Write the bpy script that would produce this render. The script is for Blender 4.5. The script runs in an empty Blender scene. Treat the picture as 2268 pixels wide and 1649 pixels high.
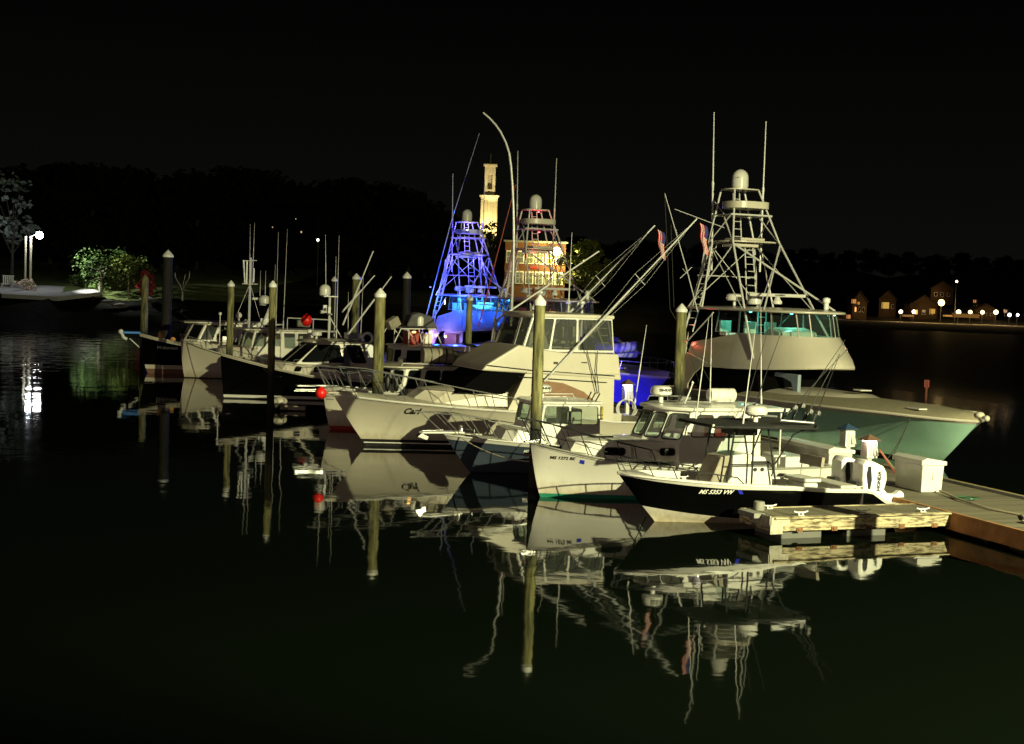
import bpy, math, random
from mathutils import Vector, Matrix
R_ = random.Random(7)
PI = math.pi
# ------------------------------------------------------------------ camera
F_, CX_, CY_, CAMH = 3200.0, 1134.0, 824.5, 5.5
PITCH = math.atan((824.5 - 646) / F_); ROLL = math.radians(2.0)
fw = Vector((0, math.cos(PITCH), -math.sin(PITCH))); ri = Vector((1, 0, 0)); up = Vector((0, math.sin(PITCH), math.cos(PITCH)))
CR = ri * math.cos(ROLL) + up * math.sin(ROLL); CU = up * math.cos(ROLL) - ri * math.sin(ROLL)
sc = bpy.context.scene
cam = bpy.data.objects.new('camera', bpy.data.cameras.new('camera')); sc.collection.objects.link(cam)
m = Matrix((CR, CU, -fw)).transposed().to_4x4(); m.translation = Vector((0, 0, CAMH)); cam.matrix_world = m
cam.data.sensor_width = 36; cam.data.lens = F_ / 2268 * 36; cam.data.clip_end = 4000; cam.data.clip_start = .5
sc.camera = cam
def at(px, py, d):
    """point at distance d (metres ahead) seen at place px,py of the 2268 wide photo"""
    v = fw * F_ + CR * (px - CX_) - CU * (py - CY_)
    return Vector((0, 0, CAMH)) + v * (d / v.y)
# ------------------------------------------------------------------ night sky
w = bpy.data.worlds.new('World'); sc.world = w; w.use_nodes = True
nt = w.node_tree; nt.nodes.clear()
bg = nt.nodes.new('ShaderNodeBackground'); wo = nt.nodes.new('ShaderNodeOutputWorld'); nt.links.new(bg.outputs[0], wo.inputs[0])
tc = nt.nodes.new('ShaderNodeTexCoord'); sp = nt.nodes.new('ShaderNodeSeparateXYZ'); cr = nt.nodes.new('ShaderNodeValToRGB')
nt.links.new(tc.outputs['Generated'], sp.inputs[0]); nt.links.new(sp.outputs[2], cr.inputs[0]); nt.links.new(cr.outputs[0], bg.inputs[0])
cr.color_ramp.elements[0].position = 0.0; cr.color_ramp.elements[0].color = (.0040, .0040, .0034, 1)
cr.color_ramp.elements[1].position = 0.22; cr.color_ramp.elements[1].color = (.0005, .0005, .0005, 1)
bg.inputs[1].default_value = 1.0
sc.view_settings.view_transform = 'Standard'; sc.view_settings.look = 'None'; sc.view_settings.exposure = 0; sc.view_settings.gamma = 1
# ------------------------------------------------------------------ harbour floodlights (on the quay behind the photographer)
def lamp(name, kind, loc, watts, col, radius=.1, aim=None, cone=60, blend=.3):
    l = bpy.data.lights.new(name, kind); l.energy = watts; l.color = col; l.shadow_soft_size = radius
    o = bpy.data.objects.new(name, l); sc.collection.objects.link(o); o.location = loc
    if aim is not None: o.rotation_euler = (Vector(aim) - Vector(loc)).to_track_quat('-Z', 'Y').to_euler()
    if kind == 'SPOT': l.spot_size = math.radians(cone); l.spot_blend = blend
    return o
lamp('harbour_floodlight', 'SPOT', (26, 6, 13.8), 168000, (1.0, .97, .53), .18, (-2, 52, 0), 84, .5)
lamp('quay_floodlight', 'SPOT', (-34, -6, 12), 16000, (1.0, .74, .58), .5, (0, 52, 1), 80, .5)
# moon-like skylight: one very weak sun
sl = bpy.data.lights.new('moonlight', 'SUN'); sl.energy = .004; sl.angle = math.radians(.5); sl.color = (1, .97, .9)
so = bpy.data.objects.new('moonlight', sl); sc.collection.objects.link(so); so.rotation_euler = (math.radians(50), 0, math.radians(30))
# ------------------------------------------------------------------ materials
MATS = {}
def mat(name, col, rough=.5, metal=0, noise=.12, scale=3.0, emit=None, estr=0, trans=0, ior=1.45, stretch=(1, 1, 1), col2=None, spec=.5, bump=0, lo=.35, hi=.7, alpha=1, coat=0):
    if name in MATS: return MATS[name]
    M = bpy.data.materials.new(name); M.use_nodes = True; n = M.node_tree; b = n.nodes['Principled BSDF']
    b.inputs['Base Color'].default_value = (*col, 1); b.inputs['Roughness'].default_value = rough; b.inputs['Metallic'].default_value = metal
    b.inputs['Specular IOR Level'].default_value = spec; b.inputs['IOR'].default_value = ior; b.inputs['Alpha'].default_value = alpha
    b.inputs['Coat Weight'].default_value = coat
    if noise or col2 or bump:
        t = n.nodes.new('ShaderNodeTexCoord'); mp = n.nodes.new('ShaderNodeMapping'); mp.inputs['Scale'].default_value = stretch
        nz = n.nodes.new('ShaderNodeTexNoise'); nz.inputs['Scale'].default_value = scale; nz.inputs['Detail'].default_value = 6; nz.inputs['Roughness'].default_value = .62
        n.links.new(t.outputs['Object'], mp.inputs[0]); n.links.new(mp.outputs[0], nz.inputs['Vector'])
        rp = n.nodes.new('ShaderNodeValToRGB'); n.links.new(nz.outputs[0], rp.inputs[0])
        c2 = col2 or tuple(c * (1 - noise) for c in col)
        rp.color_ramp.elements[0].position = lo; rp.color_ramp.elements[1].position = hi
        rp.color_ramp.elements[0].color = (*c2, 1); rp.color_ramp.elements[1].color = (*col, 1)
        n.links.new(rp.outputs[0], b.inputs['Base Color'])
        ma = n.nodes.new('ShaderNodeMapRange'); ma.inputs[3].default_value = min(1, rough * 1.25); ma.inputs[4].default_value = rough * .8
        n.links.new(nz.outputs[0], ma.inputs[0]); n.links.new(ma.outputs[0], b.inputs['Roughness'])
        if bump:
            bp = n.nodes.new('ShaderNodeBump'); bp.inputs['Strength'].default_value = bump; bp.inputs['Distance'].default_value = .02
            n.links.new(nz.outputs[0], bp.inputs['Height']); n.links.new(bp.outputs[0], b.inputs['Normal'])
    if emit: b.inputs['Emission Color'].default_value = (*emit, 1); b.inputs['Emission Strength'].default_value = estr
    if trans: b.inputs['Transmission Weight'].default_value = trans
    MATS[name] = M; return M
def clear_glass(name, tint, a):
    """thin window sheet: part tinted see-through, part shiny"""
    M = bpy.data.materials.new(name); M.use_nodes = True; n = M.node_tree; n.nodes.clear()
    o = n.nodes.new('ShaderNodeOutputMaterial'); mx = n.nodes.new('ShaderNodeMixShader'); tr = n.nodes.new('ShaderNodeBsdfTransparent'); b = n.nodes.new('ShaderNodeBsdfPrincipled')
    tr.inputs[0].default_value = (*tint, 1); b.inputs['Base Color'].default_value = (.10, .11, .10, 1); b.inputs['Roughness'].default_value = .12
    mx.inputs[0].default_value = a
    n.links.new(tr.outputs[0], mx.inputs[1]); n.links.new(b.outputs[0], mx.inputs[2]); n.links.new(mx.outputs[0], o.inputs[0]); return M
GEL = mat('gelcoat_white', (.66, .65, .60), .28, scale=1.3, noise=.14, coat=.3)
GELC = mat('gelcoat_cream', (.58, .54, .44), .32, scale=1.0, noise=.16)
GELT = mat('gelcoat_teal', (.44, .68, .54), .28, scale=.8, noise=.10, coat=.3)
GELB = mat('gelcoat_navy', (.035, .065, .12), .2, scale=1.0, noise=.2, coat=.5)
GELK = mat('gelcoat_black', (.006, .006, .007), .14, scale=1.0, noise=.2)
GELR = mat('gelcoat_blue_white', (.50, .50, .52), .25, scale=1.0)
DECK = mat('deck_nonskid', (.50, .48, .42), .7, scale=5, noise=.2, bump=.2)
GREYD = mat('deck_grey', (.24, .24, .21), .7, scale=4, noise=.25, bump=.2)
TEAK = mat('teak', (.26, .13, .06), .5, scale=3, stretch=(1, 9, 9), noise=.35)
BLK = mat('black_plastic', (.012, .012, .013), .4, scale=4)
BLKC = mat('black_canvas', (.005, .006, .006), .8, scale=2, noise=.4)
GRYC = mat('grey_canvas', (.10, .10, .10), .85, scale=4, noise=.3, bump=.3)
BGC = mat('beige_canvas', (.30, .27, .21), .85, scale=3, noise=.3, bump=.4)
ALU = mat('aluminium', (.62, .62, .62), .28, metal=.85, scale=6)
ALUP = mat('painted_pipe', (.60, .60, .58), .3, scale=6, coat=.4)
BLKP = mat('black_pipe', (.015, .016, .018), .3, scale=6)
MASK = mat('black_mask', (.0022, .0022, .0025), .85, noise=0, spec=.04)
DG = mat('dark_window', (.004, .005, .006), .05, scale=2, noise=.1)
RUB = mat('window_gasket', (.01, .01, .01), .6)
CG = clear_glass('clear_window', (.72, .82, .78), .22)
VG = clear_glass('vinyl_window', (.62, .62, .56), .42)
TG = clear_glass('tinted_window', (.72, .88, .82), .14)
RED = mat('red_vinyl', (.75, .015, .01), .35, scale=3, noise=.1)
REDP = mat('red_paint', (.30, .02, .015), .5)
GRNP = mat('green_bottom', (.01, .16, .10), .5)
BRNP = mat('brown_bottom', (.18, .09, .06), .6)
WHP = mat('white_paint', (.78, .78, .74), .4, scale=4, noise=.1)
BLUP = mat('blue_paint', (.02, .05, .16), .45)
NUM = mat('registration_black', (.01, .01, .01), .5, noise=0)
NUMW = mat('registration_white', (.8, .8, .75), .5, noise=0)
DECAL = mat('blue_decal', (.02, .03, .45), .4, noise=0)
ROPE = mat('rope', (.45, .40, .28), .9, scale=40, noise=.4)
ROPED = mat('dark_rope', (.06, .06, .05), .9, scale=40, noise=.4)
WOOD = mat('weathered_timber', (.40, .345, .21), .85, scale=3.4, stretch=(.9, .9, 5), col2=(.085, .065, .04), bump=.5, lo=.40, hi=.56)
PLANK = mat('dock_boards', (.17, .155, .105), .8, scale=3, stretch=(1, 1, 1), col2=(.10, .09, .06), bump=.4)
def stained(name, col, stain, rough=.28, coat=.3, h=.55):
    # gelcoat with waterline scum, run marks and faint cloudy patches
    M = bpy.data.materials.new(name); M.use_nodes = True; n = M.node_tree; b = n.nodes['Principled BSDF']; b.inputs['Roughness'].default_value = rough; b.inputs['Coat Weight'].default_value = coat
    t = n.nodes.new('ShaderNodeTexCoord'); s_ = n.nodes.new('ShaderNodeSeparateXYZ'); n.links.new(t.outputs['Object'], s_.inputs[0])
    mp = n.nodes.new('ShaderNodeMapping'); mp.inputs['Scale'].default_value = (7, 7, .5); n.links.new(t.outputs['Object'], mp.inputs[0])
    st = n.nodes.new('ShaderNodeTexNoise'); st.inputs['Scale'].default_value = 1.3; st.inputs['Detail'].default_value = 6; n.links.new(mp.outputs[0], st.inputs['Vector'])
    cl = n.nodes.new('ShaderNodeTexNoise'); cl.inputs['Scale'].default_value = .9; cl.inputs['Detail'].default_value = 5; n.links.new(t.outputs['Object'], cl.inputs['Vector'])
    zr = n.nodes.new('ShaderNodeMapRange'); zr.inputs[1].default_value = h; zr.inputs[2].default_value = 0; zr.inputs[3].default_value = 0; zr.inputs[4].default_value = 1; n.links.new(s_.outputs[2], zr.inputs[0])
    m1 = n.nodes.new('ShaderNodeMath'); m1.operation = 'MULTIPLY_ADD'; m1.inputs[1].default_value = .9; n.links.new(st.outputs[0], m1.inputs[0]); n.links.new(zr.outputs[0], m1.inputs[2])
    r = n.nodes.new('ShaderNodeMapRange'); r.inputs[1].default_value = .55; r.inputs[2].default_value = 1.5; r.inputs[3].default_value = 0; r.inputs[4].default_value = .85; n.links.new(m1.outputs[0], r.inputs[0])
    c1 = n.nodes.new('ShaderNodeMix'); c1.data_type = 'RGBA'; c1.inputs[6].default_value = (*[c * .80 for c in col], 1); c1.inputs[7].default_value = (*col, 1); n.links.new(cl.outputs[0], c1.inputs[0])
    c2 = n.nodes.new('ShaderNodeMix'); c2.data_type = 'RGBA'; c2.inputs[7].default_value = (*stain, 1); n.links.new(r.outputs[0], c2.inputs[0]); n.links.new(c1.outputs[2], c2.inputs[6]); n.links.new(c2.outputs[2], b.inputs['Base Color'])
    return M
HULLW = stained('hull_white', (.68, .66, .60), (.30, .24, .13)); HULLC = stained('hull_cream', (.60, .56, .46), (.26, .20, .11)); HULLK = stained('hull_black', (.0018, .0018, .002), (.004, .004, .0035), .16, .15); HULLN = stained('hull_navy', (.050, .066, .095), (.03, .04, .06), .22, .3); HULLT = stained('hull_teal', (.46, .78, .60), (.28, .44, .30), .3, .2)
PILEM = None
def pile_mat():
    M = bpy.data.materials.new('pile_timber'); M.use_nodes = True; n = M.node_tree; b = n.nodes['Principled BSDF']; b.inputs['Roughness'].default_value = .85
    t = n.nodes.new('ShaderNodeTexCoord'); mp = n.nodes.new('ShaderNodeMapping'); mp.inputs['Scale'].default_value = (6, 6, .8)
    nz = n.nodes.new('ShaderNodeTexNoise'); nz.inputs['Scale'].default_value = 1.6; nz.inputs['Detail'].default_value = 7
    n.links.new(t.outputs['Object'], mp.inputs[0]); n.links.new(mp.outputs[0], nz.inputs['Vector'])
    r = n.nodes.new('ShaderNodeValToRGB'); r.color_ramp.elements[0].position = .33; r.color_ramp.elements[1].position = .68
    r.color_ramp.elements[0].color = (.05, .052, .02, 1); r.color_ramp.elements[1].color = (.27, .25, .10, 1); n.links.new(nz.outputs[0], r.inputs[0])
    s = n.nodes.new('ShaderNodeSeparateXYZ'); n.links.new(t.outputs['Object'], s.inputs[0])
    n2 = n.nodes.new('ShaderNodeTexNoise'); n2.inputs['Scale'].default_value = 3; n.links.new(t.outputs['Object'], n2.inputs['Vector'])
    ad = n.nodes.new('ShaderNodeMath'); ad.operation = 'MULTIPLY_ADD'; ad.inputs[1].default_value = .7; n.links.new(n2.outputs[0], ad.inputs[0]); n.links.new(s.outputs[2], ad.inputs[2])
    k = n.nodes.new('ShaderNodeMapRange'); k.inputs[1].default_value = 2.0; k.inputs[2].default_value = 2.75; n.links.new(ad.outputs[0], k.inputs[0])
    mx = n.nodes.new('ShaderNodeMix'); mx.data_type = 'RGBA'; mx.inputs[6].default_value = (.012, .013, .008, 1)
    n.links.new(k.outputs[0], mx.inputs[0]); n.links.new(r.outputs[0], mx.inputs[7]); n.links.new(mx.outputs[2], b.inputs['Base Color'])
    bp = n.nodes.new('ShaderNodeBump'); bp.inputs['Strength'].default_value = .6; bp.inputs['Distance'].default_value = .03
    n.links.new(nz.outputs[0], bp.inputs['Height']); n.links.new(bp.outputs[0], b.inputs['Normal']); return M
PILEM = pile_mat()
def boards(name, rot, w_=.14, col=(.19, .17, .11), dark=(.09, .08, .055)):
    # separate worn deck boards with gaps, w_ wide, laid across direction rot
    M = bpy.data.materials.new(name); M.use_nodes = True; n = M.node_tree; b = n.nodes['Principled BSDF']; b.inputs['Roughness'].default_value = .85
    t = n.nodes.new('ShaderNodeTexCoord'); mp = n.nodes.new('ShaderNodeMapping'); mp.vector_type = 'POINT'; mp.inputs['Rotation'].default_value = (0, 0, -rot); n.links.new(t.outputs['Object'], mp.inputs[0])
    s_ = n.nodes.new('ShaderNodeSeparateXYZ'); n.links.new(mp.outputs[0], s_.inputs[0])
    d = n.nodes.new('ShaderNodeMath'); d.operation = 'DIVIDE'; d.inputs[1].default_value = w_; n.links.new(s_.outputs[0], d.inputs[0])
    fl = n.nodes.new('ShaderNodeMath'); fl.operation = 'FLOOR'; n.links.new(d.outputs[0], fl.inputs[0]); fr = n.nodes.new('ShaderNodeMath'); fr.operation = 'FRACT'; n.links.new(d.outputs[0], fr.inputs[0])
    wn = n.nodes.new('ShaderNodeTexWhiteNoise'); wn.noise_dimensions = '1D'; n.links.new(fl.outputs[0], wn.inputs['W'])
    m2 = n.nodes.new('ShaderNodeMapping'); m2.inputs['Scale'].default_value = (14, 1.2, 1); n.links.new(mp.outputs[0], m2.inputs[0]); nz = n.nodes.new('ShaderNodeTexNoise'); nz.inputs['Scale'].default_value = 2; nz.inputs['Detail'].default_value = 7; n.links.new(m2.outputs[0], nz.inputs['Vector'])
    ad = n.nodes.new('ShaderNodeMath'); ad.operation = 'MULTIPLY_ADD'; ad.inputs[1].default_value = .55; n.links.new(wn.outputs['Value'], ad.inputs[0]); n.links.new(nz.outputs[0], ad.inputs[2])
    mx = n.nodes.new('ShaderNodeMix'); mx.data_type = 'RGBA'; mx.inputs[6].default_value = (*dark, 1); mx.inputs[7].default_value = (*col, 1)
    mr = n.nodes.new('ShaderNodeMapRange'); mr.inputs[1].default_value = .35; mr.inputs[2].default_value = 1.15; n.links.new(ad.outputs[0], mr.inputs[0]); n.links.new(mr.outputs[0], mx.inputs[0])
    gp = n.nodes.new('ShaderNodeMath'); gp.operation = 'GREATER_THAN'; gp.inputs[1].default_value = .10; n.links.new(fr.outputs[0], gp.inputs[0])
    g2 = n.nodes.new('ShaderNodeMix'); g2.data_type = 'RGBA'; g2.inputs[6].default_value = (.008, .008, .006, 1); n.links.new(gp.outputs[0], g2.inputs[0]); n.links.new(mx.outputs[2], g2.inputs[7]); n.links.new(g2.outputs[2], b.inputs['Base Color'])
    bp = n.nodes.new('ShaderNodeBump'); bp.inputs['Strength'].default_value = .5; bp.inputs['Distance'].default_value = .01; n.links.new(gp.outputs[0], bp.inputs['Height']); n.links.new(bp.outputs[0], b.inputs['Normal']); return M
PLANKF = boards('finger_boards', 0, .14)
def em(name, col, s): return mat(name, (.02, .02, .02), .5, noise=0, emit=col, estr=s)
# ------------------------------------------------------------------ mesh helpers
class MB:
    def __init__(s): s.v = []; s.f = []
    def add(s, vs, fs):
        k = len(s.v); s.v += [tuple(v) for v in vs]; s.f += [tuple(i + k for i in f) for f in fs]; return s
    def box(s, c, sz, rz=0, taper=1.0, rx=0):
        hx, hy, hz = sz[0] / 2, sz[1] / 2, sz[2] / 2; vs = []
        M = Matrix.Rotation(rz, 3, 'Z') @ Matrix.Rotation(rx, 3, 'Y')
        for z in (-1, 1):
            k = 1 if z < 0 else taper
            for x, y in ((-1, -1), (1, -1), (1, 1), (-1, 1)):
                vs.append(M @ Vector((x * hx * k, y * hy * k, z * hz)) + Vector(c))
        return s.add(vs, [(0, 3, 2, 1), (4, 5, 6, 7), (0, 1, 5, 4), (1, 2, 6, 5), (2, 3, 7, 6), (3, 0, 4, 7)])
    def tube(s, pts, r, n=8, r2=None):
        pts = [Vector(p) for p in pts]; N = len(pts); k0 = len(s.v); prev = None
        for i, p in enumerate(pts):
            d = (pts[min(i + 1, N - 1)] - pts[max(i - 1, 0)]).normalized()
            if prev is None:
                a = Vector((0, 0, 1)) if abs(d.z) < .9 else Vector((1, 0, 0)); prev = d.cross(a).normalized()
            e1 = (prev - d * prev.dot(d)).normalized(); prev = e1; e2 = d.cross(e1)
            rr = r if r2 is None else r + (r2 - r) * i / (N - 1)
            for j in range(n):
                a = 2 * PI * j / n; s.v.append(tuple(p + (e1 * math.cos(a) + e2 * math.sin(a)) * rr))
        for i in range(N - 1):
            for j in range(n):
                a = k0 + i * n + j; b = k0 + i * n + (j + 1) % n; s.f.append((a, b, b + n, a + n))
        s.f.append(tuple(k0 + j for j in range(n))[::-1]); s.f.append(tuple(k0 + (N - 1) * n + j for j in range(n))); return s
    def lathe(s, prof, c=(0, 0, 0), n=20, sx=1, sy=1):
        k0 = len(s.v)
        for r, z in prof:
            for j in range(n):
                a = 2 * PI * j / n; s.v.append((c[0] + r * math.cos(a) * sx, c[1] + r * math.sin(a) * sy, c[2] + z))
        for i in range(len(prof) - 1):
            for j in range(n):
                a = k0 + i * n + j; b = k0 + i * n + (j + 1) % n; s.f.append((a, b, b + n, a + n))
        s.f.append(tuple(k0 + j for j in range(n))[::-1]); s.f.append(tuple(k0 + (len(prof) - 1) * n + j for j in range(n))); return s
    def ball(s, c, r, n=16, sz=1.0):
        m_ = 8; pr = [(max(.002, r * math.sin(PI * i / m_)), -r * sz * math.cos(PI * i / m_)) for i in range(m_ + 1)]; return s.lathe(pr, c, n)
    def prism(s, poly, y0, y1):
        """poly of (x,z) extruded along y"""
        n = len(poly); vs = [(x, y0, z) for x, z in poly] + [(x, y1, z) for x, z in poly]
        return s.add(vs, [tuple(range(n)), tuple(range(n, 2 * n))[::-1]] + [(i, i + n, (i + 1) % n + n, (i + 1) % n) for i in range(n)])
    def slab(s, poly, z0, z1):
        """poly of (x,y) extruded in z"""
        n = len(poly); vs = [(x, y, z0) for x, y in poly] + [(x, y, z1) for x, y in poly]
        return s.add(vs, [tuple(range(n))[::-1], tuple(range(n, 2 * n))] + [(i, (i + 1) % n, (i + 1) % n + n, i + n) for i in range(n)])
    def grid(s, rows, flip=False):
        k = len(s.v); m_ = len(rows[0])
        for r in rows: s.v += [tuple(p) for p in r]
        for i in range(len(rows) - 1):
            for j in range(m_ - 1):
                a = k + i * m_ + j; q = (a, a + 1, a + m_ + 1, a + m_); s.f.append(q[::-1] if flip else q)
        return s
COLL = sc.collection
def obj(name, mb, material, parent=None, bevel=0, solid=0, smooth=40, kind=None):
    me = bpy.data.meshes.new(name); me.from_pydata(mb.v, [], mb.f); me.update()
    if smooth:
        me.polygons.foreach_set('use_smooth', [True] * len(me.polygons))
        try: me.set_sharp_from_angle(angle=math.radians(smooth))
        except Exception: pass
    me.materials.append(material)
    o = bpy.data.objects.new(name, me); COLL.objects.link(o)
    if parent is not None: o.parent = parent
    if solid:
        md = o.modifiers.new('s', 'SOLIDIFY'); md.thickness = abs(solid); md.offset = -1 if solid > 0 else 1
    if bevel:
        md = o.modifiers.new('b', 'BEVEL'); md.width = bevel; md.segments = 2; md.limit_method = 'ANGLE'; md.angle_limit = math.radians(35); md.harden_normals = True
    if kind: o['kind'] = kind
    return o
def tag(o, label, cat, group=None):
    o['label'] = label; o['category'] = cat
    if group: o['group'] = group
    return o
def thing(name, label, cat, loc=(0, 0, 0), rz=0, group=None):
    o = bpy.data.objects.new(name, None); o.empty_display_size = .3; COLL.objects.link(o); o.location = loc; o.rotation_euler = (0, 0, rz)
    return tag(o, label, cat, group)
def dup(root, loc, rz=0, label=None, group=None, scale=None):
    r = root.copy(); COLL.objects.link(r); r.location = loc; r.rotation_euler = (0, 0, rz)
    if scale: r.scale = scale
    if label: r['label'] = label
    if group: r['group'] = group
    for ch in list(root.children):
        c = ch.copy(); COLL.objects.link(c); c.parent = r
        for g in ch.children:
            d = g.copy(); COLL.objects.link(d); d.parent = c
    return r
def text_mesh(txt, h, shear=0, bold=0):
    c = bpy.data.curves.new('t', 'FONT'); c.body = txt; c.size = h; c.shear = shear; c.offset = bold; c.resolution_u = 2
    o = bpy.data.objects.new('t', c); COLL.objects.link(o); me = bpy.data.meshes.new_from_object(o)
    vs = [v.co.copy() for v in me.vertices]; fs = [tuple(p.vertices) for p in me.polygons]
    bpy.data.objects.remove(o); bpy.data.curves.remove(c); bpy.data.meshes.remove(me)
    w_ = max(v.x for v in vs); return vs, fs, w_
def flat_text(name, txt, h, org, ex, ey, material, parent, shear=0, bold=0):
    vs, fs, w_ = text_mesh(txt, h, shear, bold); ex = Vector(ex).normalized(); ey = Vector(ey).normalized()
    return obj(name, MB().add([Vector(org) + ex * v.x + ey * v.y for v in vs], fs), material, parent, smooth=0)
# ------------------------------------------------------------------ rounded openings on a bilinear quad
def bil(q, u, v): return (q[0] * (1 - u) + q[1] * u) * (1 - v) + (q[3] * (1 - u) + q[2] * u) * v
def rloop(q, u0, u1, v0, v1, r, m_=4):
    lu = max(.01, (bil(q, 1, .5) - bil(q, 0, .5)).length); lv = max(.01, (bil(q, .5, 1) - bil(q, .5, 0)).length)
    ru = min(r / lu, (u1 - u0) / 2.01); rv = min(r / lv, (v1 - v0) / 2.01); out = []
    for cu, cv, a0 in ((u0 + ru, v0 + rv, PI), (u1 - ru, v0 + rv, 1.5 * PI), (u1 - ru, v1 - rv, 0), (u0 + ru, v1 - rv, .5 * PI)):
        for i in range(m_ + 1):
            a = a0 + .5 * PI * i / m_; out.append((cu + ru * math.cos(a), cv + rv * math.sin(a)))
    return out
def qn(q): return (q[1] - q[0]).cross(q[3] - q[0]).normalized()
def wallseg(q, wins, W, FR, GL, r=.06, fr=.035):
    """quad q=(bottom a, bottom b, top b, top a), wins [(u0,u1,v0,v1)]; W wall, FR frames, GL glass"""
    n = qn(q)
    if not wins: W.add(q, [(0, 1, 2, 3)]); return
    wins = sorted(wins); cuts = [0] + [(wins[i][1] + wins[i + 1][0]) / 2 for i in range(len(wins) - 1)] + [1]
    for i, (u0, u1, v0, v1) in enumerate(wins):
        a, b = cuts[i], cuts[i + 1]; lp = rloop(q, u0, u1, v0, v1, r); m_ = 5
        co = [bil(q, a, 0), bil(q, b, 0), bil(q, b, 1), bil(q, a, 1)]; ins = [bil(q, *p) for p in lp]; k = 4; fs = []
        for c in range(4):
            for j in range(4): fs.append((c, k + c * m_ + j + 1, k + c * m_ + j)[::1])
            nx = (c + 1) % 4; fs.append((c, nx, k + nx * m_, k + c * m_ + 4))
        fs = [f if len(f) == 4 else (f[0], f[1], f[2]) for f in fs]
        W.add(co + ins, fs)
        if FR is not None:
            lu = max(.01, (bil(q, 1, .5) - bil(q, 0, .5)).length); lv = max(.01, (bil(q, .5, 1) - bil(q, .5, 0)).length)
            big = [bil(q, *p) + n * .012 for p in rloop(q, u0 - fr / lu, u1 + fr / lu, v0 - fr / lv, v1 + fr / lv, r + fr)]
            L_ = len(ins); sm = [p + n * .012 for p in ins]; back = [p - n * .03 for p in ins]; bb = [p - n * .012 for p in big]
            FR.add(big + sm + back + bb, [(j, (j + 1) % L_, L_ + (j + 1) % L_, L_ + j) for j in range(L_)] + [(L_ + j, L_ + (j + 1) % L_, 2 * L_ + (j + 1) % L_, 2 * L_ + j) for j in range(L_)] + [(3 * L_ + j, 3 * L_ + (j + 1) % L_, (j + 1) % L_, j) for j in range(L_)])
        g = [p - n * .006 for p in ins]; GL.append((g, n))
def house(root, bot, zb, top, zt, wins, wallm, glassm, framem=RUB, name='cabin', r=.06, fr=.035, solid=.04, zfn=None, wname='window', back=True):
    """bot/top: half plans [(x,y>0)...] front to aft; wins {segment:[(u0,u1,v0,v1)]}; segment 0 is the front centre, +k port, -k starboard"""
    def full(h, z): return [Vector((x, -y, z if not zfn else z + zfn(x))) for x, y in reversed(h)] + [Vector((x, y, z if not zfn else z + zfn(x))) for x, y in h]
    B_, T_ = full(bot, zb), full(top, zt); n = len(bot); W = MB(); GL = []; fo = {}
    for i in range(2 * n - 1):
        seg = i - (n - 1); q = (B_[i], B_[i + 1], T_[i + 1], T_[i]); ws = wins.get(seg, wins.get(-seg, []) if seg < 0 and ('m' in wins) else [])
        if seg < 0: ws = [(1 - b, 1 - a, c, d) for a, b, c, d in ws]
        FRm = MB(); k = len(GL); wallseg(q, ws, W, FRm, GL, r, fr)
        for g in GL[k:]: fo[len(fo)] = (g, None)
        if FRm.v: fo[len(fo) - 1] = (GL[-1], FRm)
    if back: W.add([B_[0], B_[-1], T_[-1], T_[0]], [(3, 2, 1, 0)])
    cab = obj(name, W, wallm, root, solid=solid, smooth=0)
    for k in sorted(fo):
        (g, nn), FRm = fo[k]; G = MB().add(g, [tuple(range(len(g)))])
        wo_ = obj(wname, G, glassm, cab, smooth=0)
        if FRm: obj('window_frame', FRm, framem, cab, smooth=30)
    return cab
def roof(root, half, z, over, th, camber, m_, name='roof', zfn=None):
    """slab over a half plan with cambered top"""
    cx = sum(p[0] for p in half) / len(half); H = []
    xs = [p[0] for p in half]; x1, x0 = max(xs), min(xs)
    for x, y in half: H.append((x + (over if x > (x0 + x1) / 2 else -over), y + over * (1 if y > .05 else 0)))
    full = [(x, -y) for x, y in reversed(H)] + H; n = len(full); mb = MB(); zf = zfn or (lambda x: 0)
    rings = []
    for k, zz in ((.985, -th), (1.0, -th * .7), (1.0, -th * .25), (.985, 0), (.9, camber * .25), (.6, camber * .75), (.25, camber * .97), (.02, camber)):
        rings.append([(cx + (x - cx) * k, y * k, z + zz + zf(cx + (x - cx) * k)) for x, y in full])
    k0 = 0
    for r in rings: mb.v += r
    for i in range(len(rings) - 1):
        for j in range(n): a = i * n + j; b = i * n + (j + 1) % n; mb.f.append((a, b, b + n, a + n))
    mb.f.append(tuple(range(n))[::-1]); mb.f.append(tuple((len(rings) - 1) * n + j for j in range(n)))
    return obj(name, mb, m_, root, smooth=35)
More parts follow.
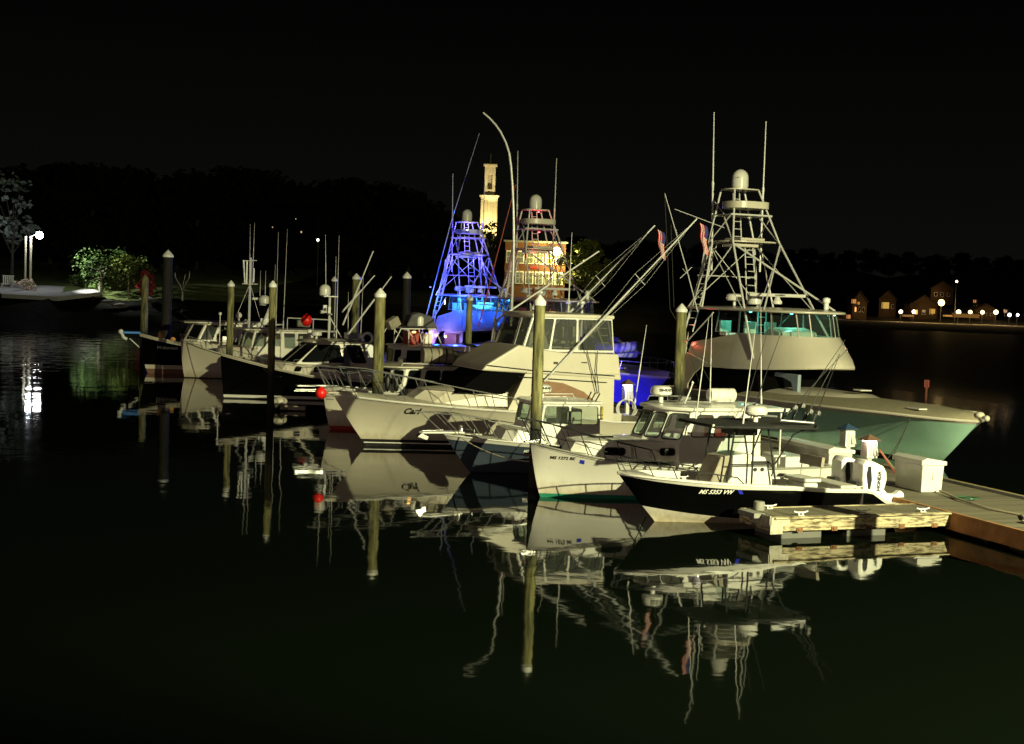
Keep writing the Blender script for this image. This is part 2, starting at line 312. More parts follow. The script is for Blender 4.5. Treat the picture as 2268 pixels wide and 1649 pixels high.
# ------------------------------------------------------------------ hulls
def lerp(a, b, t): return a + (b - a) * t
def interp(pts, x):
    if x >= pts[0][0]: return pts[0][1]
    for (a, ya), (b, yb) in zip(pts, pts[1:]):
        if x >= b: return ya + (yb - ya) * (a - x) / (a - b)
    return pts[-1][1]
class Hull:
    """x forward from the stem at the waterline, y port, z up"""
    def __init__(s, L, tip, B, zs, tr=.88, wl=.82, fine=1.9, finew=1.25, flare=1.6, q=.85, tm=.55, trw=None):
        s.L, s.tip, s.B, s.zs, s.tr, s.wl, s.fine, s.finew, s.flare, s.q, s.tm, s.trw = L, tip, B, zs, tr, wl, fine, finew, flare, q, tm, trw or tr
    def ws(s, t):
        b = s.B * (1 - max(0, 1 - t / s.tm) ** s.fine) ** .72
        return max(.012, b * lerp(1, s.tr, max(0, (t - s.tm) / (1 - s.tm)) ** 1.5))
    def ww(s, t):
        b = s.B * s.wl * (1 - max(0, 1 - t / (s.tm * 1.25)) ** s.finew) ** 1.0
        return max(.008, b * lerp(1, s.trw, max(0, (t - s.tm) / (1 - s.tm)) ** 1.5))
    def xs(s, t): return s.tip - t * (s.tip + s.L)
    def z(s, t): return interp(s.zs, s.xs(t))
    def pt(s, t, v, side=1, off=0):
        xw = -t * s.L; k = max(v, 0) ** s.q; x = lerp(xw, s.xs(t), k) if v >= 0 else xw - (-v) * .5 * (1 - t)
        y = lerp(s.ww(t), s.ws(t), max(v, 0) ** s.flare) if v >= 0 else s.ww(t) * (1 + v * .6)
        return Vector((x, side * (y + off), v * s.z(t)))
    def width(s, x, z):
        vv, t = .5, .3
        for _ in range(6):
            vv = min(1, max(0, z / s.z(t))); k = vv ** s.q; t = min(1, max(0, (s.tip * k - x) / (s.tip * k + s.L)))
        return lerp(s.ww(t), s.ws(t), vv ** s.flare) if (s.tip * k - x) > 0 else .01
    def tof(s, x): return (s.tip - x) / (s.tip + s.L)
    def strip(s, name, lo, hi, m_, root, n=44, k=7, off=0, t0=0, t1=1, transom=True):
        mb = MB()
        for side in (1, -1):
            rows = []
            for i in range(n + 1):
                t = t0 + (t1 - t0) * (i / n) ** 1.25; a, b = lo(t), hi(t)
                rows.append([s.pt(t, lerp(a, b, j / k), side, off) for j in range(k + 1)])
            mb.grid(rows, flip=(side < 0))
        if transom:
            a, b = lo(1), hi(1); rp = [s.pt(1, lerp(a, b, j / k), 1, off) for j in range(k + 1)]; rs = [s.pt(1, lerp(a, b, j / k), -1, off) for j in range(k + 1)]
            mb.grid([rp, rs])
        return obj(name, mb, m_, root, smooth=50)
    def build(s, root, topm, bands, sheer_band=None, rub=None, rubr=.03):
        """bands: [(z height, material, name)...] from below up; the rest is topsides"""
        lo = lambda t: -.35 / s.z(t); prev = lo
        for zz, mm, nm in bands:
            f = (lambda zz: (lambda t: (zz(t) if callable(zz) else zz) / s.z(t)))(zz); s.strip(nm, prev, f, mm, root); prev = f
        hi = (lambda t: 1) if not sheer_band else (lambda t: 1 - (sheer_band[0](t) if callable(sheer_band[0]) else sheer_band[0]) / s.z(t))
        h = s.strip('hull', prev, hi, topm, root, k=10)
        if sheer_band: s.strip('sheer_band', hi, lambda t: 1, sheer_band[1], root, k=3, off=.012)
        if rub:
            mb = MB()
            for side in (1, -1): mb.tube([s.pt(i / 40, 1, side, .01) for i in range(41)], rubr, 6)
            mb.tube([s.pt(1, 1, 1, .01), s.pt(1, 1, -1, .01)], rubr, 6)
            obj('rub_rail', mb, rub, root)
        return h
    def deck(s, root, t0, t1, m_, drop=.05, camber=.06, name='deck', endwall=None):
        rows = []
        for i in range(31):
            t = t0 + (t1 - t0) * i / 30; x = s.xs(t); w_ = max(.005, s.ws(t) - .01); z = s.z(t) - drop
            rows.append([(x, w_ * u, z + camber * (1 - u * u)) for u in (1, .8, .5, .2, 0, -.2, -.5, -.8, -1)])
        mb = MB().grid(rows)
        if endwall is not None:
            r = rows[-1]; mb.grid([r, [(p[0], p[1], endwall) for p in r]])
        return obj(name, mb, m_, root, smooth=40)
    def cap(s, root, t0, t1, wd, m_, zf, floorm, lift=.02, closed=True, name='gunwale'):
        """gunwale cap, inner wall and floor of an open part"""
        mb = MB(); mf = MB(); rows = []
        for side in (1, -1):
            A = []; fl = []
            for i in range(31):
                t = t0 + (t1 - t0) * i / 30; x = s.xs(t); o = s.ws(t) + .015; i_ = max(.01, o - wd); z = s.z(t)
                xst = s.tip * (min(1, (zf + .15) / s.zs[0][1]) ** s.q) - .12; zf_ = zf if x < xst else z - .05
                A.append([(x, side * o, z - .03), (x, side * o, z + lift), (x, side * i_, z + lift), (x, side * (i_ - .01), z - .04), (x, side * max(.01, min(i_ - .03, s.width(x, zf_) - .09)), zf_)])
                fl.append((x, side * max(.008, min(i_ - .01, s.width(x, zf_) - .08)), zf_))
            mb.grid(A, flip=(side > 0)); rows.append(fl)
        mf.grid(rows)
        if closed:
            x = s.xs(t1); a = A[-1]; mb.add([(x, a[0][1], a[1][2]), (x, -a[0][1], a[1][2]), (x + .14, -a[0][1], a[1][2]), (x + .14, a[0][1], a[1][2]), (x + .14, a[0][1], zf), (x + .14, -a[0][1], zf)], [(0, 1, 2, 3), (3, 2, 5, 4)])
        g = obj(name, mb, m_, root, smooth=40); obj('cockpit_floor', mf, floorm, root); return g
    def text(s, root, txt, h, x0, zc, m_, side=1, shear=0, name='registration_number', bold=0, flip=False, off=.012):
        vs, fs, w_ = text_mesh(txt, h, shear, bold); out = []
        for v in vs:
            # port side seen from outside runs from bow (left) to stern (right)
            x = x0 - v.x if side > 0 else x0 + v.x; z = zc + v.y; vv = .5; t = .2
            for _ in range(5):
                # invert x for given v
                vv = min(1, z / s.z(t)); k = max(vv, 0) ** s.q; t = min(1, max(0, (s.tip * k - x) / (s.tip * k + s.L)))
            out.append(s.pt(t, vv, side, off))
        return obj(name, MB().add(out, [f if side > 0 else f for f in fs]), m_, root, smooth=0)
def boatframe(name, label, cat, xy, ang, group): return thing(name, label, cat, (xy[0], xy[1], 0), ang, group)
A1 = math.radians(201.5); A2 = math.radians(-68.5)
# ------------------------------------------------------------------ deck gear
def rails(root, path, base, r=.014, m_=ALU, name='bow_rail', mid=None):
    mb = MB().tube(path, r, 7)
    for a, b in base: mb.tube([a, b], r * .85, 6)
    if mid: mb.tube(mid, r * .7, 6)
    return obj(name, mb, m_, root)
def hullrail(root, H, x0, x1, h, r=.014, posts=6, m_=ALU, inset=.08, fwd=.25, sides=(1, -1), name='bow_rail', mid=False, hend=None):
    """pulpit rail following the sheer on both sides from x0 (bow) to x1"""
    N = 20; P = {}
    for sd in (1, -1):
        P[sd] = []
        for i in range(N + 1):
            x = lerp(x0, x1, i / N); t = max(0, H.tof(x)); hh = lerp(h, h if hend is None else hend, max(0, (i / N - .3) / .7))
            P[sd].append(Vector((x + fwd * (1 - i / N), sd * max(.02, H.ws(t) - inset), H.z(t) + hh)))
    path = list(reversed(P[1])) + [Vector((x0 + fwd * 1.25, 0, P[1][0].z))] + P[-1]
    # bend the ends down to the deck
    for sd, e in ((1, 0), (-1, -1)):
        t = H.tof(x1 - .12); q = Vector((x1 - .2, sd * (H.ws(t) - inset), H.z(t))); path = [q] + path if e == 0 else path + [q]
    mb = MB().tube(path, r, 7)
    for sd in sides:
        for k in range(posts):
            i = int(N * k / max(1, posts)); p = P[sd][i]; t = max(0, H.tof(p.x - fwd * (1 - i / N) - .06)); mb.tube([p, (p.x - fwd * (1 - i / N) - .06, sd * max(.01, H.ws(t) - inset), H.z(t))], r * .85, 6)
        if mid: mb.tube([p - Vector((0, 0, h * .5)) for p in P[sd]], r * .6, 6)
    return obj(name, mb, m_, root)
def radome(root, c, r=.3, h=.22, txt=None, m_=GEL, tdir=None, name='radar_dome', foot=.12):
    mb = MB().lathe([(r * .72, 0), (r * .95, h * .12), (r, h * .35), (r * .97, h * .42), (r * .92, h * .8), (r * .7, h * .97), (.01, h)], c, 26)
    mb.lathe([(.07, -foot), (.06, 0)], c, 10)
    o = obj(name, mb, m_, root)
    if txt:
        vs, fs, w_ = text_mesh(txt, h * .42, 0, .004); out = []; a0 = tdir
        for v in vs:
            a = a0 + (v.x - w_ / 2) / (r * .96); z = c[2] + h * .44 + v.y; rr = r * .975; out.append((c[0] + rr * math.cos(a), c[1] + rr * math.sin(a), z))
        obj('lettering', MB().add(out, fs), NUM, o, smooth=0)
    return o
def tvdome(root, c, r, h, m_=GEL, name='satellite_dome'):
    pr = [(r * .8, 0), (r * .95, .02), (r * .95, h * .1), (r, h * .12), (r, h * .55)] + [(r * math.cos(a), h * .55 + h * .45 * math.sin(a)) for a in (.3, .6, .9, 1.2, 1.5)] + [(.005, h)]
    return obj(name, MB().lathe(pr, c, 26), m_, root)
def array(root, c, ln, rz, txt=None, m_=GEL):
    o = obj('radar_array', MB().lathe([(.2, 0), (.2, .12), (.13, .2), (.1, .3)], c, 18).box((c[0], c[1], c[2] + .37), (ln, .14, .14), rz), m_, root, bevel=.03)
    if txt:
        ex = Vector((math.cos(rz), math.sin(rz), 0)); n = ex.cross(Vector((0, 0, 1)))
        if n.y > 0: n = -n; ex = -ex
        flat_text('lettering', txt, .11, Vector(c) + Vector((0, 0, .335)) + n * .078 - ex * .1, -n.cross(Vector((0, 0, 1))) if False else ex, (0, 0, 1), NUM, o, bold=.003)
    return o
def whip(root, b, t, r=.018, m_=ALUP, name='antenna'):
    b, t = Vector(b), Vector(t); k = b + (t - b) * .08
    return obj(name, MB().tube([b, k], r * 1.7, 7).tube([k, b + (t - b) * .5], r, 7).tube([b + (t - b) * .5, t], r * .7, 6, r2=r * .3), m_, root)
def rod(root_or_none, b, t, group=None, label=None):
    o = thing('fishing_rod', label, 'fishing rod', b, 0, group); d = Vector(t) - Vector(b)
    obj('rod_blank', MB().tube([(0, 0, 0), d * .14], .02, 7).tube([d * .14, d * .5, d + Vector((0, 0, -.05))], .016, 6, r2=.006), BLK, o)
    q = d.cross(Vector((0, 0, 1))).normalized(); p = d * .17 + q * 0 - Vector((0, 0, .06))
    obj('reel', MB().tube([p - q * .05, p + q * .05], .055, 12).tube([p + q * .05, p + q * .08 + Vector((0, 0, -.07))], .01, 5), ALU, o); return o
def cleat(parent, c, rz=0, s=1.0, name='cleat', m_=WHP):
    mb = MB(); M = Matrix.Rotation(rz, 3, 'Z'); C_ = Vector(c)
    f = lambda x, y, z: C_ + M @ Vector((x, y, z)) * s
    mb.tube([f(-.05, 0, 0), f(-.05, 0, .07)], .018 * s, 6).tube([f(.05, 0, 0), f(.05, 0, .07)], .018 * s, 6).tube([f(-.19, 0, .10), f(-.1, 0, .075), f(.1, 0, .075), f(.19, 0, .10)], .017 * s, 6).box(f(0, 0, .006), (.16 * s, .07 * s, .012), rz)
    return obj(name, mb, m_, parent)
def catenary(a, b, sag, n=14):
    a, b = Vector(a), Vector(b); return [a.lerp(b, i / n) - Vector((0, 0, sag * 4 * (i / n) * (1 - i / n))) for i in range(n + 1)]
def tow(root, p):  # local -> world for boats built before any depsgraph update
    M = Matrix.Translation(root.location) @ Matrix.Rotation(root.rotation_euler.z, 4, 'Z'); return M @ Vector(p)
def rope(a, b, sag, label, r=.012, m_=ROPE, group='mooring lines', name='mooring_line'):
    o = obj(name, MB().tube(catenary(a, b, sag), r, 6), m_); return tag(o, label, 'rope', group)
BG = 'boats moored with their bows out in a row'
# ================================================================== centre console (nearest)
cc = boatframe('center_console_boat', 'small black center console boat with a dark T-top beside the near finger dock', 'boat', (3.63, 35.14), A1, BG)
H = Hull(6.35, 1.07, 1.22, [(1.07, 1.22), (.4, 1.17), (-.3, 1.13), (-1.0, 1.08), (-1.8, 1.03), (-3.2, .95), (-4.2, .87), (-5.3, .83), (-5.5, .80), (-6.0, .50), (-6.4, .47)], tr=.9, wl=.74, fine=2.4, finew=1.15, flare=.9, q=.95, tm=.42)
def ccchine(t):
    x = H.xs(t); return interp([(1.07, .40), (.6, .33), (0, .25), (-.9, .16), (-1.8, .11), (-6.4, .09)], x)
H.build(cc, HULLK, [(ccchine, HULLW, 'bottom_paint')], sheer_band=(lambda t: interp([(1.07, .06), (.4, .10), (-.3, .13), (-1.6, .13), (-3.2, .08), (-6.4, .06)], H.xs(t)), GEL), rub=None)
H.cap(cc, .0, H.tof(-5.35), .2, GEL, .40, DECK, closed=True)
H.deck(cc, H.tof(-5.35), 1, GEL, drop=.0, camber=.0, name='engine_bracket')
H.deck(cc, 0, H.tof(.35), GEL, drop=-.025, camber=.02, name='foredeck')
H.text(cc, 'MS 5353 VW', .15, -.68, .80, NUMW, shear=.25, bold=.004)
obj('validation_decal', MB().add([H.pt(H.tof(x), z / H.z(H.tof(x)), 1, .013) for x, z in ((-1.53, .80), (-1.64, .795), (-1.62, .90), (-1.51, .905))], [(0, 1, 2, 3)]), DECAL, cc, smooth=0)
# bow cushions / seat boxes
obj('bow_seat', MB().slab([(.1, .15), (-1.0, .62), (-1.2, .62), (-1.2, .3), (-.1, -.0), (-1.2, -.3), (-1.2, -.62), (-1.0, -.62), (.1, -.15)], .41, .85), GEL, cc, bevel=.03)
rr = [(.95, 0, 1.50)]
hullrail(cc, H, .95, -1.6, .30, r=.016, posts=5, m_=BLKP, fwd=.12, inset=.1, hend=.16)
# console
con = MB().prism([(-1.62, .40), (-1.62, .85), (-1.85, 1.12), (-1.86, 1.66), (-2.25, 1.70), (-2.80, 1.60), (-3.02, 1.05), (-3.02, .40)], -.42, .42)
con_o = obj('console', con, GEL, cc, bevel=.04)
obj('console_window', MB().slab([(-1.75, -.40), (-1.75, .40), (-2.3, .40), (-2.3, -.40)], 1.68, 1.69).add([(-1.88, -.4, 1.70), (-1.88, .4, 1.70), (-2.25, .36, 2.25), (-2.25, -.36, 2.25)], [(0, 1, 2, 3)]), CG, con_o)
obj('cushion_front', MB().prism([(-1.25, .42), (-1.25, .95), (-1.55, 1.62), (-1.84, 1.66), (-1.61, .9), (-1.61, .42)], -.38, .38), BGC, con_o, bevel=.04)
sw = MB().lathe([(.19, -.012), (.205, 0), (.19, .012)], (0, 0, 0), 20); 
stw = obj('steering_wheel', MB().tube([Vector((-3.15 + .03 * math.cos(a), .19 * math.sin(a), 1.25 + .19 * math.cos(a))) for a in [2 * PI * i / 18 for i in range(19)]], .016, 6).tube([(-3.0, 0, 1.22), (-3.15, 0, 1.25)], .03, 6).tube([(-3.15, -.19, 1.25), (-3.15, .19, 1.25)], .012, 5).tube([(-3.15, 0, 1.06), (-3.13, 0, 1.44)], .012, 5), BLK, con_o)
obj('drink_holder', MB().tube([(-2.5, .425, 1.30), (-2.5, .44, 1.30)], .05, 12).tube([(-2.7, .425, 1.30), (-2.7, .44, 1.30)], .05, 12).box((-2.62, .428, 1.48), (.5, .02, .06)), BLK, con_o)
# T-top
tt = obj('t_top_canvas', MB().slab([(-1.05, -.95), (-1.0, 0), (-1.05, .95), (-1.25, 1.0), (-3.75, 1.0), (-3.85, .9), (-3.85, -.9), (-3.75, -1.0), (-1.25, -1.0)], 2.38, 2.45), BLKC, cc, bevel=.015)
fr = MB()
for s in (1, -1):
    fr.tube([(-1.0, s * .97, 2.42), (-2.4, s * .98, 2.385), (-3.9, s * .97, 2.36)], .028, 8)
    fr.tube([(-1.55, s * .60, 1.10 - .68), (-1.62, s * .60, 1.16), (-1.78, s * .60, 2.38)], .025, 8)
    fr.tube([(-2.30, s * .60, .42), (-2.32, s * .60, 2.38)], .025, 8)
    fr.tube([(-3.05, s * .60, .42), (-2.98, s * .60, 1.05), (-2.70, s * .60, 2.38)], .025, 8)
    fr.tube([(-1.66, s * .6, 1.45), (-2.31, s * .6, 1.45), (-2.93, s * .6, 1.45)], .018, 7); fr.tube([(-1.73, s * .6, 2.0), (-2.78, s * .6, 2.0)], .018, 7)
    fr.tube([(-2.95, s * .6, 1.45), (-3.35, s * .75, 2.2), (-3.7, s * .85, 2.37)], .02, 7)
    fr.tube([(-1.78, s * .6, 2.38), (-1.3, s * .75, 2.40)], .02, 7)
for x in (-1.05, -1.8, -2.7, -3.3, -3.88): fr.tube([(x, -.95, 2.39), (x, .95, 2.39)], .022, 7)
obj('t_top_frame', fr, BLKP, cc)
obj('electronics_box', MB().box((-2.25, 0, 2.24), (.6, .8, .2)), BLK, cc, bevel=.03)
obj('rocket_launcher', MB().tube([(-3.95, -.9, 2.42), (-3.95, .9, 2.42)], .022, 7).tube([(-3.9, -.7, 2.38), (-4.0, -.7, 2.72)], .03, 8).tube([(-3.9, -.25, 2.38), (-4.0, -.25, 2.72)], .03, 8).tube([(-3.9, .25, 2.38), (-4.0, .25, 2.72)], .03, 8).tube([(-3.9, .7, 2.38), (-4.0, .7, 2.72)], .03, 8), BLKP, cc)
radome(cc, (-2.7, 0, 2.62), .30, .24, m_=GEL, foot=.18)
obj('spotlight_bar', MB().tube([(-2.95, .78, 2.56), (-3.85, .86, 2.50)], .035, 10).tube([(-2.95, -.78, 2.56), (-3.85, -.86, 2.50)], .035, 10), ALU, cc)
obj('deck_light', MB().ball((-1.0, .9, 2.44), .04, 10), GEL, cc)
obj('leaning_seat', MB().box((-4.15, 0, 1.0), (.55, .95, .1)).box((-4.15, 0, .68), (.42, .85, .5)), GEL, cc, bevel=.04)
obj('backrest', MB().box((-4.42, 0, 1.46), (.09, 1.0, .26), rx=-.12).tube([(-4.38, .44, 1.0), (-4.42, .44, 1.4)], .016, 6).tube([(-4.38, -.44, 1.0), (-4.42, -.44, 1.4)], .016, 6), BGC, cc, bevel=.03)
obj('stern_seat', MB().box((-5.0, 0, .74), (.5, 1.7, .36)), DECK, cc, bevel=.04)
cleat(cc, (-5.1, 1.08, .86), 0, .7); cleat(cc, (-.3, .82, 1.15), .2, .7)
# outboard
eng = thing('outboard_motor', 'nearer big white outboard motor on the stern of the black center console', 'outboard motor', tow(cc, (-5.95, 0, 0)), A1)
cow = [(.30, .62), (.36, 1.05), (.36, 1.40), (.27, 1.52), (.05, 1.50), (-.30, 1.36), (-.40, 1.20), (-.42, 1.0), (-.34, .70), (-.1, .55)]
eb = MB(); N = len(cow); rings = []
for y, k in ((-.27, .80), (-.23, .95), (-.10, 1.0), (.10, 1.0), (.23, .95), (.27, .80)):
    cx_, cz_ = 0.0, 1.05; rings.append([(cx_ + (x - cx_) * k, y, cz_ + (z - cz_) * k) for x, z in cow])
for r_ in rings: eb.v += r_
for i in range(5):
    for j in range(N): a = i * N + j; b = i * N + (j + 1) % N; eb.f.append((a, b, b + N, a + N))
eb.f.append(tuple(range(N))[::-1]); eb.f.append(tuple(5 * N + j for j in range(N)))
eng_c = obj('cowl', eb, WHP, eng, bevel=.02, smooth=60)
obj('cowl_vent', MB().prism([(.20, .78), (.26, 1.15), (.22, 1.36), (.12, 1.36), (.08, 1.0), (.12, .76)], -.276, .276), BLK, eng_c, bevel=.01)
obj('leg', MB().prism([(-.05, .75), (-.35, .80), (-.55, .62), (-.80, .60), (-.95, .70), (-1.05, .62), (-1.12, .28), (-1.5, .24), (-1.55, .32), (-1.62, .20), (-1.2, .10), (-.85, .12), (-.5, .22), (-.2, .42)], -.11, .11), WHP, eng, bevel=.04)
pr_ = MB().ball((-1.45, 0, .33), .09, 10)
for k in range(3):
    a = 2 * PI * k / 3 + .4; pr_.add([(-1.45, 0, .33), (-1.55, .1 * math.cos(a) - .08 * math.sin(a), .33 + .1 * math.sin(a) + .08 * math.cos(a)), (-1.60, .22 * math.cos(a), .33 + .22 * math.sin(a)), (-1.48, .1 * math.cos(a) + .08 * math.sin(a), .33 + .1 * math.sin(a) - .08 * math.cos(a))], [(0, 1, 2, 3)])
obj('propeller', pr_, ALU, eng, solid=.015)
obj('bracket', MB().prism([(.42, .45), (.38, .95), (.5, .95), (.6, .45)], -.2, .2), BLK, eng, bevel=.02)
flat_text('lettering', 'HONDA', .135, (-.16, .281, .72), (-.04, 0, 1), (1, 0, .04), NUM, eng, bold=.008)
eng.location = tow(cc, (-5.95, .30, 0)); eng2 = dup(eng, tow(cc, (-5.85, -.50, 0)), A1, 'second white outboard motor, shaded behind the first on the black center console'); eng['group'] = eng2['group'] = 'outboard motors of the center console'
RG = 'fishing rods standing in the T-top rod holders'
for i, (b, t, s) in enumerate((((-3.95, .7, 2.5), (-4.68, .62, 4.25), 'longest-leaning'), ((-3.98, .25, 2.5), (-4.95, .2, 4.25), ''), ((-3.98, -.25, 2.55), (-5.45, -.3, 4.60), ''), ((-3.98, -.7, 2.5), (-5.85, -.75, 4.35), ''))):
    rod(None, tow(cc, b), tow(cc, t) - Vector((0, 0, 0)), RG, ['leftmost of the four black rods in the T-top holders', 'second rod from the left in the T-top holders', 'third rod from the left in the T-top holders', 'rightmost black rod on the T-top, leaning furthest out'][i])
rod(None, tow(cc, (-2.85, -.9, 2.45)), tow(cc, (-3.5, -.9, 4.78)), RG, 'left rod of the pair standing left of the small radar dome on the T-top')
rod(None, tow(cc, (-3.1, -.9, 2.45)), tow(cc, (-3.9, -.9, 4.74)), RG, 'right rod of the pair standing left of the small radar dome on the T-top')
whip(cc, (-1.45, -.8, 2.44), (-1.70, -.8, 5.0), .014); whip(cc, (-2.05, .5, 2.44), (-2.3, .5, 4.95), .014)
# ================================================================== white hardtop "MS 1272 BE"
hb = boatframe('lobster_boat', 'white hardtop lobster boat with green bottom paint and number MS 1272 on its bow', 'boat', (.89, 38.66), A1, BG)
H = Hull(8.5, .36, 1.48, [(.36, 1.47), (0, 1.40), (-1, 1.20), (-2, 1.06), (-3, .97), (-4.5, .90), (-6.6, .86), (-8.5, .88)], tr=.86, wl=.84, fine=2.5, finew=1.45, flare=1.4, q=.7, tm=.46)
H.build(hb, HULLW, [(.11, GRNP, 'boot_stripe')], sheer_band=(.07, GEL), rub=GREYD, rubr=.028)
H.deck(hb, 0, H.tof(-5.9), DECK, drop=.06); H.cap(hb, H.tof(-5.9), 1, .16, GEL, .35, DECK)
H.text(hb, 'MS 1272 BE', .115, -.06, 1.085, NUM, bold=.003)
obj('validation_decal', MB().add([H.pt(H.tof(x), z / H.z(H.tof(x)), 1, .013) for x, z in ((-.71, 1.0), (-.82, .985), (-.82, 1.09), (-.71, 1.105))], [(0, 1, 2, 3)]), DECAL, hb, smooth=0)
# trunk cabin
house(hb, [(-.55, .30), (-.95, .58), (-2.2, .92), (-4.0, 1.08)], 1.05, [(-.85, .28), (-1.15, .54), (-2.2, .84), (-4.0, 1.0)], 1.56, {2: [(.42, .86, .36, .66)], 3: [(.48, .70, .36, .66)]}, GEL, DG, name='trunk_cabin', r=.05, fr=.03)
roof(hb, [(-.85, .28), (-1.15, .54), (-2.2, .84), (-4.0, 1.0)], 1.58, .03, .04, .05, GEL, name='trunk_roof')
obj('deck_hatch', MB().box((-1.7, 0, 1.65), (.55, .55, .05)), DG, hb, bevel=.02)
pb = [(-2.72, .36), (-3.0, .82), (-3.5, 1.18), (-5.35, 1.22), (-6.0, 1.22)]; pt_ = [(-3.18, .34), (-3.42, .76), (-3.92, 1.12), (-5.35, 1.17), (-6.0, 1.17)]
house(hb, [(-3.5, 1.25), (-6.0, 1.28)], .90, [(-3.5, 1.18), (-6.0, 1.22)], 1.50, {}, GEL, DG, name='cabin_side')
house(hb, pb, 1.50, pt_, 2.46, {0: [(.08, .92, .22, .86)], 1: [(.08, .92, .2, .86)], -1: [(.08, .92, .2, .86)], 2: [(.10, .90, .18, .86)], -2: [(.10, .90, .18, .86)], 3: [(.14, .45, .26, .84), (.55, .88, .24, .82)], -3: [(.14, .45, .26, .84), (.55, .88, .24, .82)]}, GEL, CG, name='pilothouse', r=.08, fr=.035, back=False)
roof(hb, [(-3.18, .34), (-3.42, .76), (-3.92, 1.15), (-6.8, 1.2)], 2.52, .10, .09, .07, GEL, name='hardtop')
obj('red_standin_box', MB().box((-5.6, -.3, 1.5), (.4, 1.2, 1.2)), mat('dockside_red_standin', (.55, .09, .06), .5), hb, bevel=.02); rl_ = lamp('cabin_light', 'POINT', tow(hb, (-5.0, -.1, 2.25)), 7, (1, .75, .65), .08); obj('helm_seat', MB().box((-4.6, .55, 1.6), (.4, .4, .1)).box((-4.78, .55, 1.85), (.08, .42, .45)), BLK, hb, bevel=.03)  # added red box and lamp imitate a lit thing on the dock behind
obj('roof_post', MB().tube([(-6.7, 1.1, .95), (-6.7, 1.1, 2.45)], .025, 7).tube([(-6.7, -1.1, .95), (-6.7, -1.1, 2.45)], .025, 7), ALUP, hb)
hullrail(hb, H, .25, -2.6, .68, r=.015, posts=7, m_=BLKP, fwd=.35, inset=.12, mid=True, hend=.40)
obj('hand_rail', MB().tube([(-3.6, 1.0, 2.55), (-3.65, 1.0, 2.68), (-5.9, 1.02, 2.66), (-6.0, 1.02, 2.54)], .014, 6).tube([(-3.6, -1.0, 2.55), (-3.65, -1.0, 2.68), (-5.9, -1.02, 2.66), (-6.0, -1.02, 2.54)], .014, 6), ALU, hb)
radome(hb, (-3.45, .1, 2.78), .30, .27, 'SIMRAD', tdir=PI * .5 + .05, foot=.2)
obj('horn', MB().tube([(-4.25, .3, 2.72), (-4.0, .3, 2.72), (-3.92, .3, 2.72)], .05, 10, r2=.09), ALU, hb)
obj('life_raft', MB().tube([(-4.95, .1, 2.80), (-5.75, .1, 2.80)], .19, 16).box((-5.35, .1, 2.64), (.6, .5, .06)), GEL, hb, bevel=.03)
obj('vhf_mount', MB().tube([(-3.9, .65, 2.6), (-4.05, .65, 2.95), (-4.12, .65, 3.15)], .02, 6).lathe([(.03, 0), (.04, .03), (.01, .07)], (-4.12, .65, 3.15), 8), ALUP, hb)
obj('wiper', MB().tube([(-3.22, .15, 2.5), (-3.0, .45, 2.2)], .012, 5), BLK, hb)
whip(hb, (-4.6, .8, 2.6), (-4.55, .8, 5.1), .016); whip(hb, (-6.35, .6, 2.6), (-6.2, .6, 5.3), .016); whip(hb, (-3.0, -.6, 2.5), (-3.3, -.65, 4.7), .016)
cleat(hb, (-.15, 0, 1.42), 0, .9); obj('anchor_roller', MB().box((.33, 0, 1.50), (.4, .14, .05)).tube([(.5, 0, 1.5), (.1, .0, 1.55)], .03, 6), ALU, hb, bevel=.01)
obj('transom_box', MB().box((-7.6, 0, .75), (.8, 1.3, .7)), GEL, hb, bevel=.04)
obj('swivel_chair', MB().box((-7.1, .3, 1.1), (.4, .4, .06)).tube([(-7.1, .3, .4), (-7.1, .3, 1.1)], .03, 7), GEL, hb, bevel=.02)
# ================================================================== blue pilothouse boat
bb = boatframe('pilothouse_boat', 'small navy blue hulled boat with a white two-window wheelhouse and a long bow pulpit', 'boat', (-1.14, 43.33), A1, BG)
H = Hull(7.8, .88, 1.3, [(.9, 1.16), (.2, 1.12), (-1, 1.03), (-1.9, .97), (-4, .86), (-7.8, .8)], tr=.88, wl=.78, fine=2.1, finew=1.2, flare=1.35, q=.9, tm=.48)
H.build(bb, HULLN, [(.04, BLK, 'boot_stripe')], sheer_band=(.13, GEL), rub=GEL, rubr=.022)
H.deck(bb, 0, H.tof(-4.2), DECK, drop=.03); H.cap(bb, H.tof(-4.2), 1, .16, GEL, .3, DECK)
H.text(bb, 'MS 816', .12, -1.35, .70, NUMW, bold=.003)
obj('pulpit', MB().slab([(1.6, -.14), (1.68, 0), (1.6, .14), (.1, .22), (.1, -.22)], 1.20, 1.26), GEL, bb, bevel=.02)
obj('windlass', MB().lathe([(.09, 0), (.09, .1), (.05, .16), (.08, .2)], (.35, 0, 1.24), 12).box((.1, 0, 1.26), (.3, .22, .1)), ALU, bb, bevel=.01)
obj('anchor', MB().tube([(1.6, 0, 1.28), (.9, 0, 1.30)], .02, 6).prism([(1.62, 1.22), (1.75, 1.1), (1.45, 1.0), (1.4, 1.1)], -.12, .12), ALU, bb, bevel=.01)
house(bb, [(-.75, .45), (-1.0, .8), (-2.4, .98)], 1.0, [(-.95, .42), (-1.2, .74), (-2.4, .92)], 1.36, {}, GEL, DG, name='trunk_cabin')
roof(bb, [(-.95, .42), (-1.2, .74), (-2.4, .92)], 1.38, .02, .04, .04, DECK, name='trunk_roof')
pb = [(-1.45, .5), (-1.72, .98), (-2.75, 1.06), (-3.75, 1.06)]; pt_ = [(-1.70, .48), (-1.95, .92), (-2.75, 1.0), (-3.75, 1.0)]
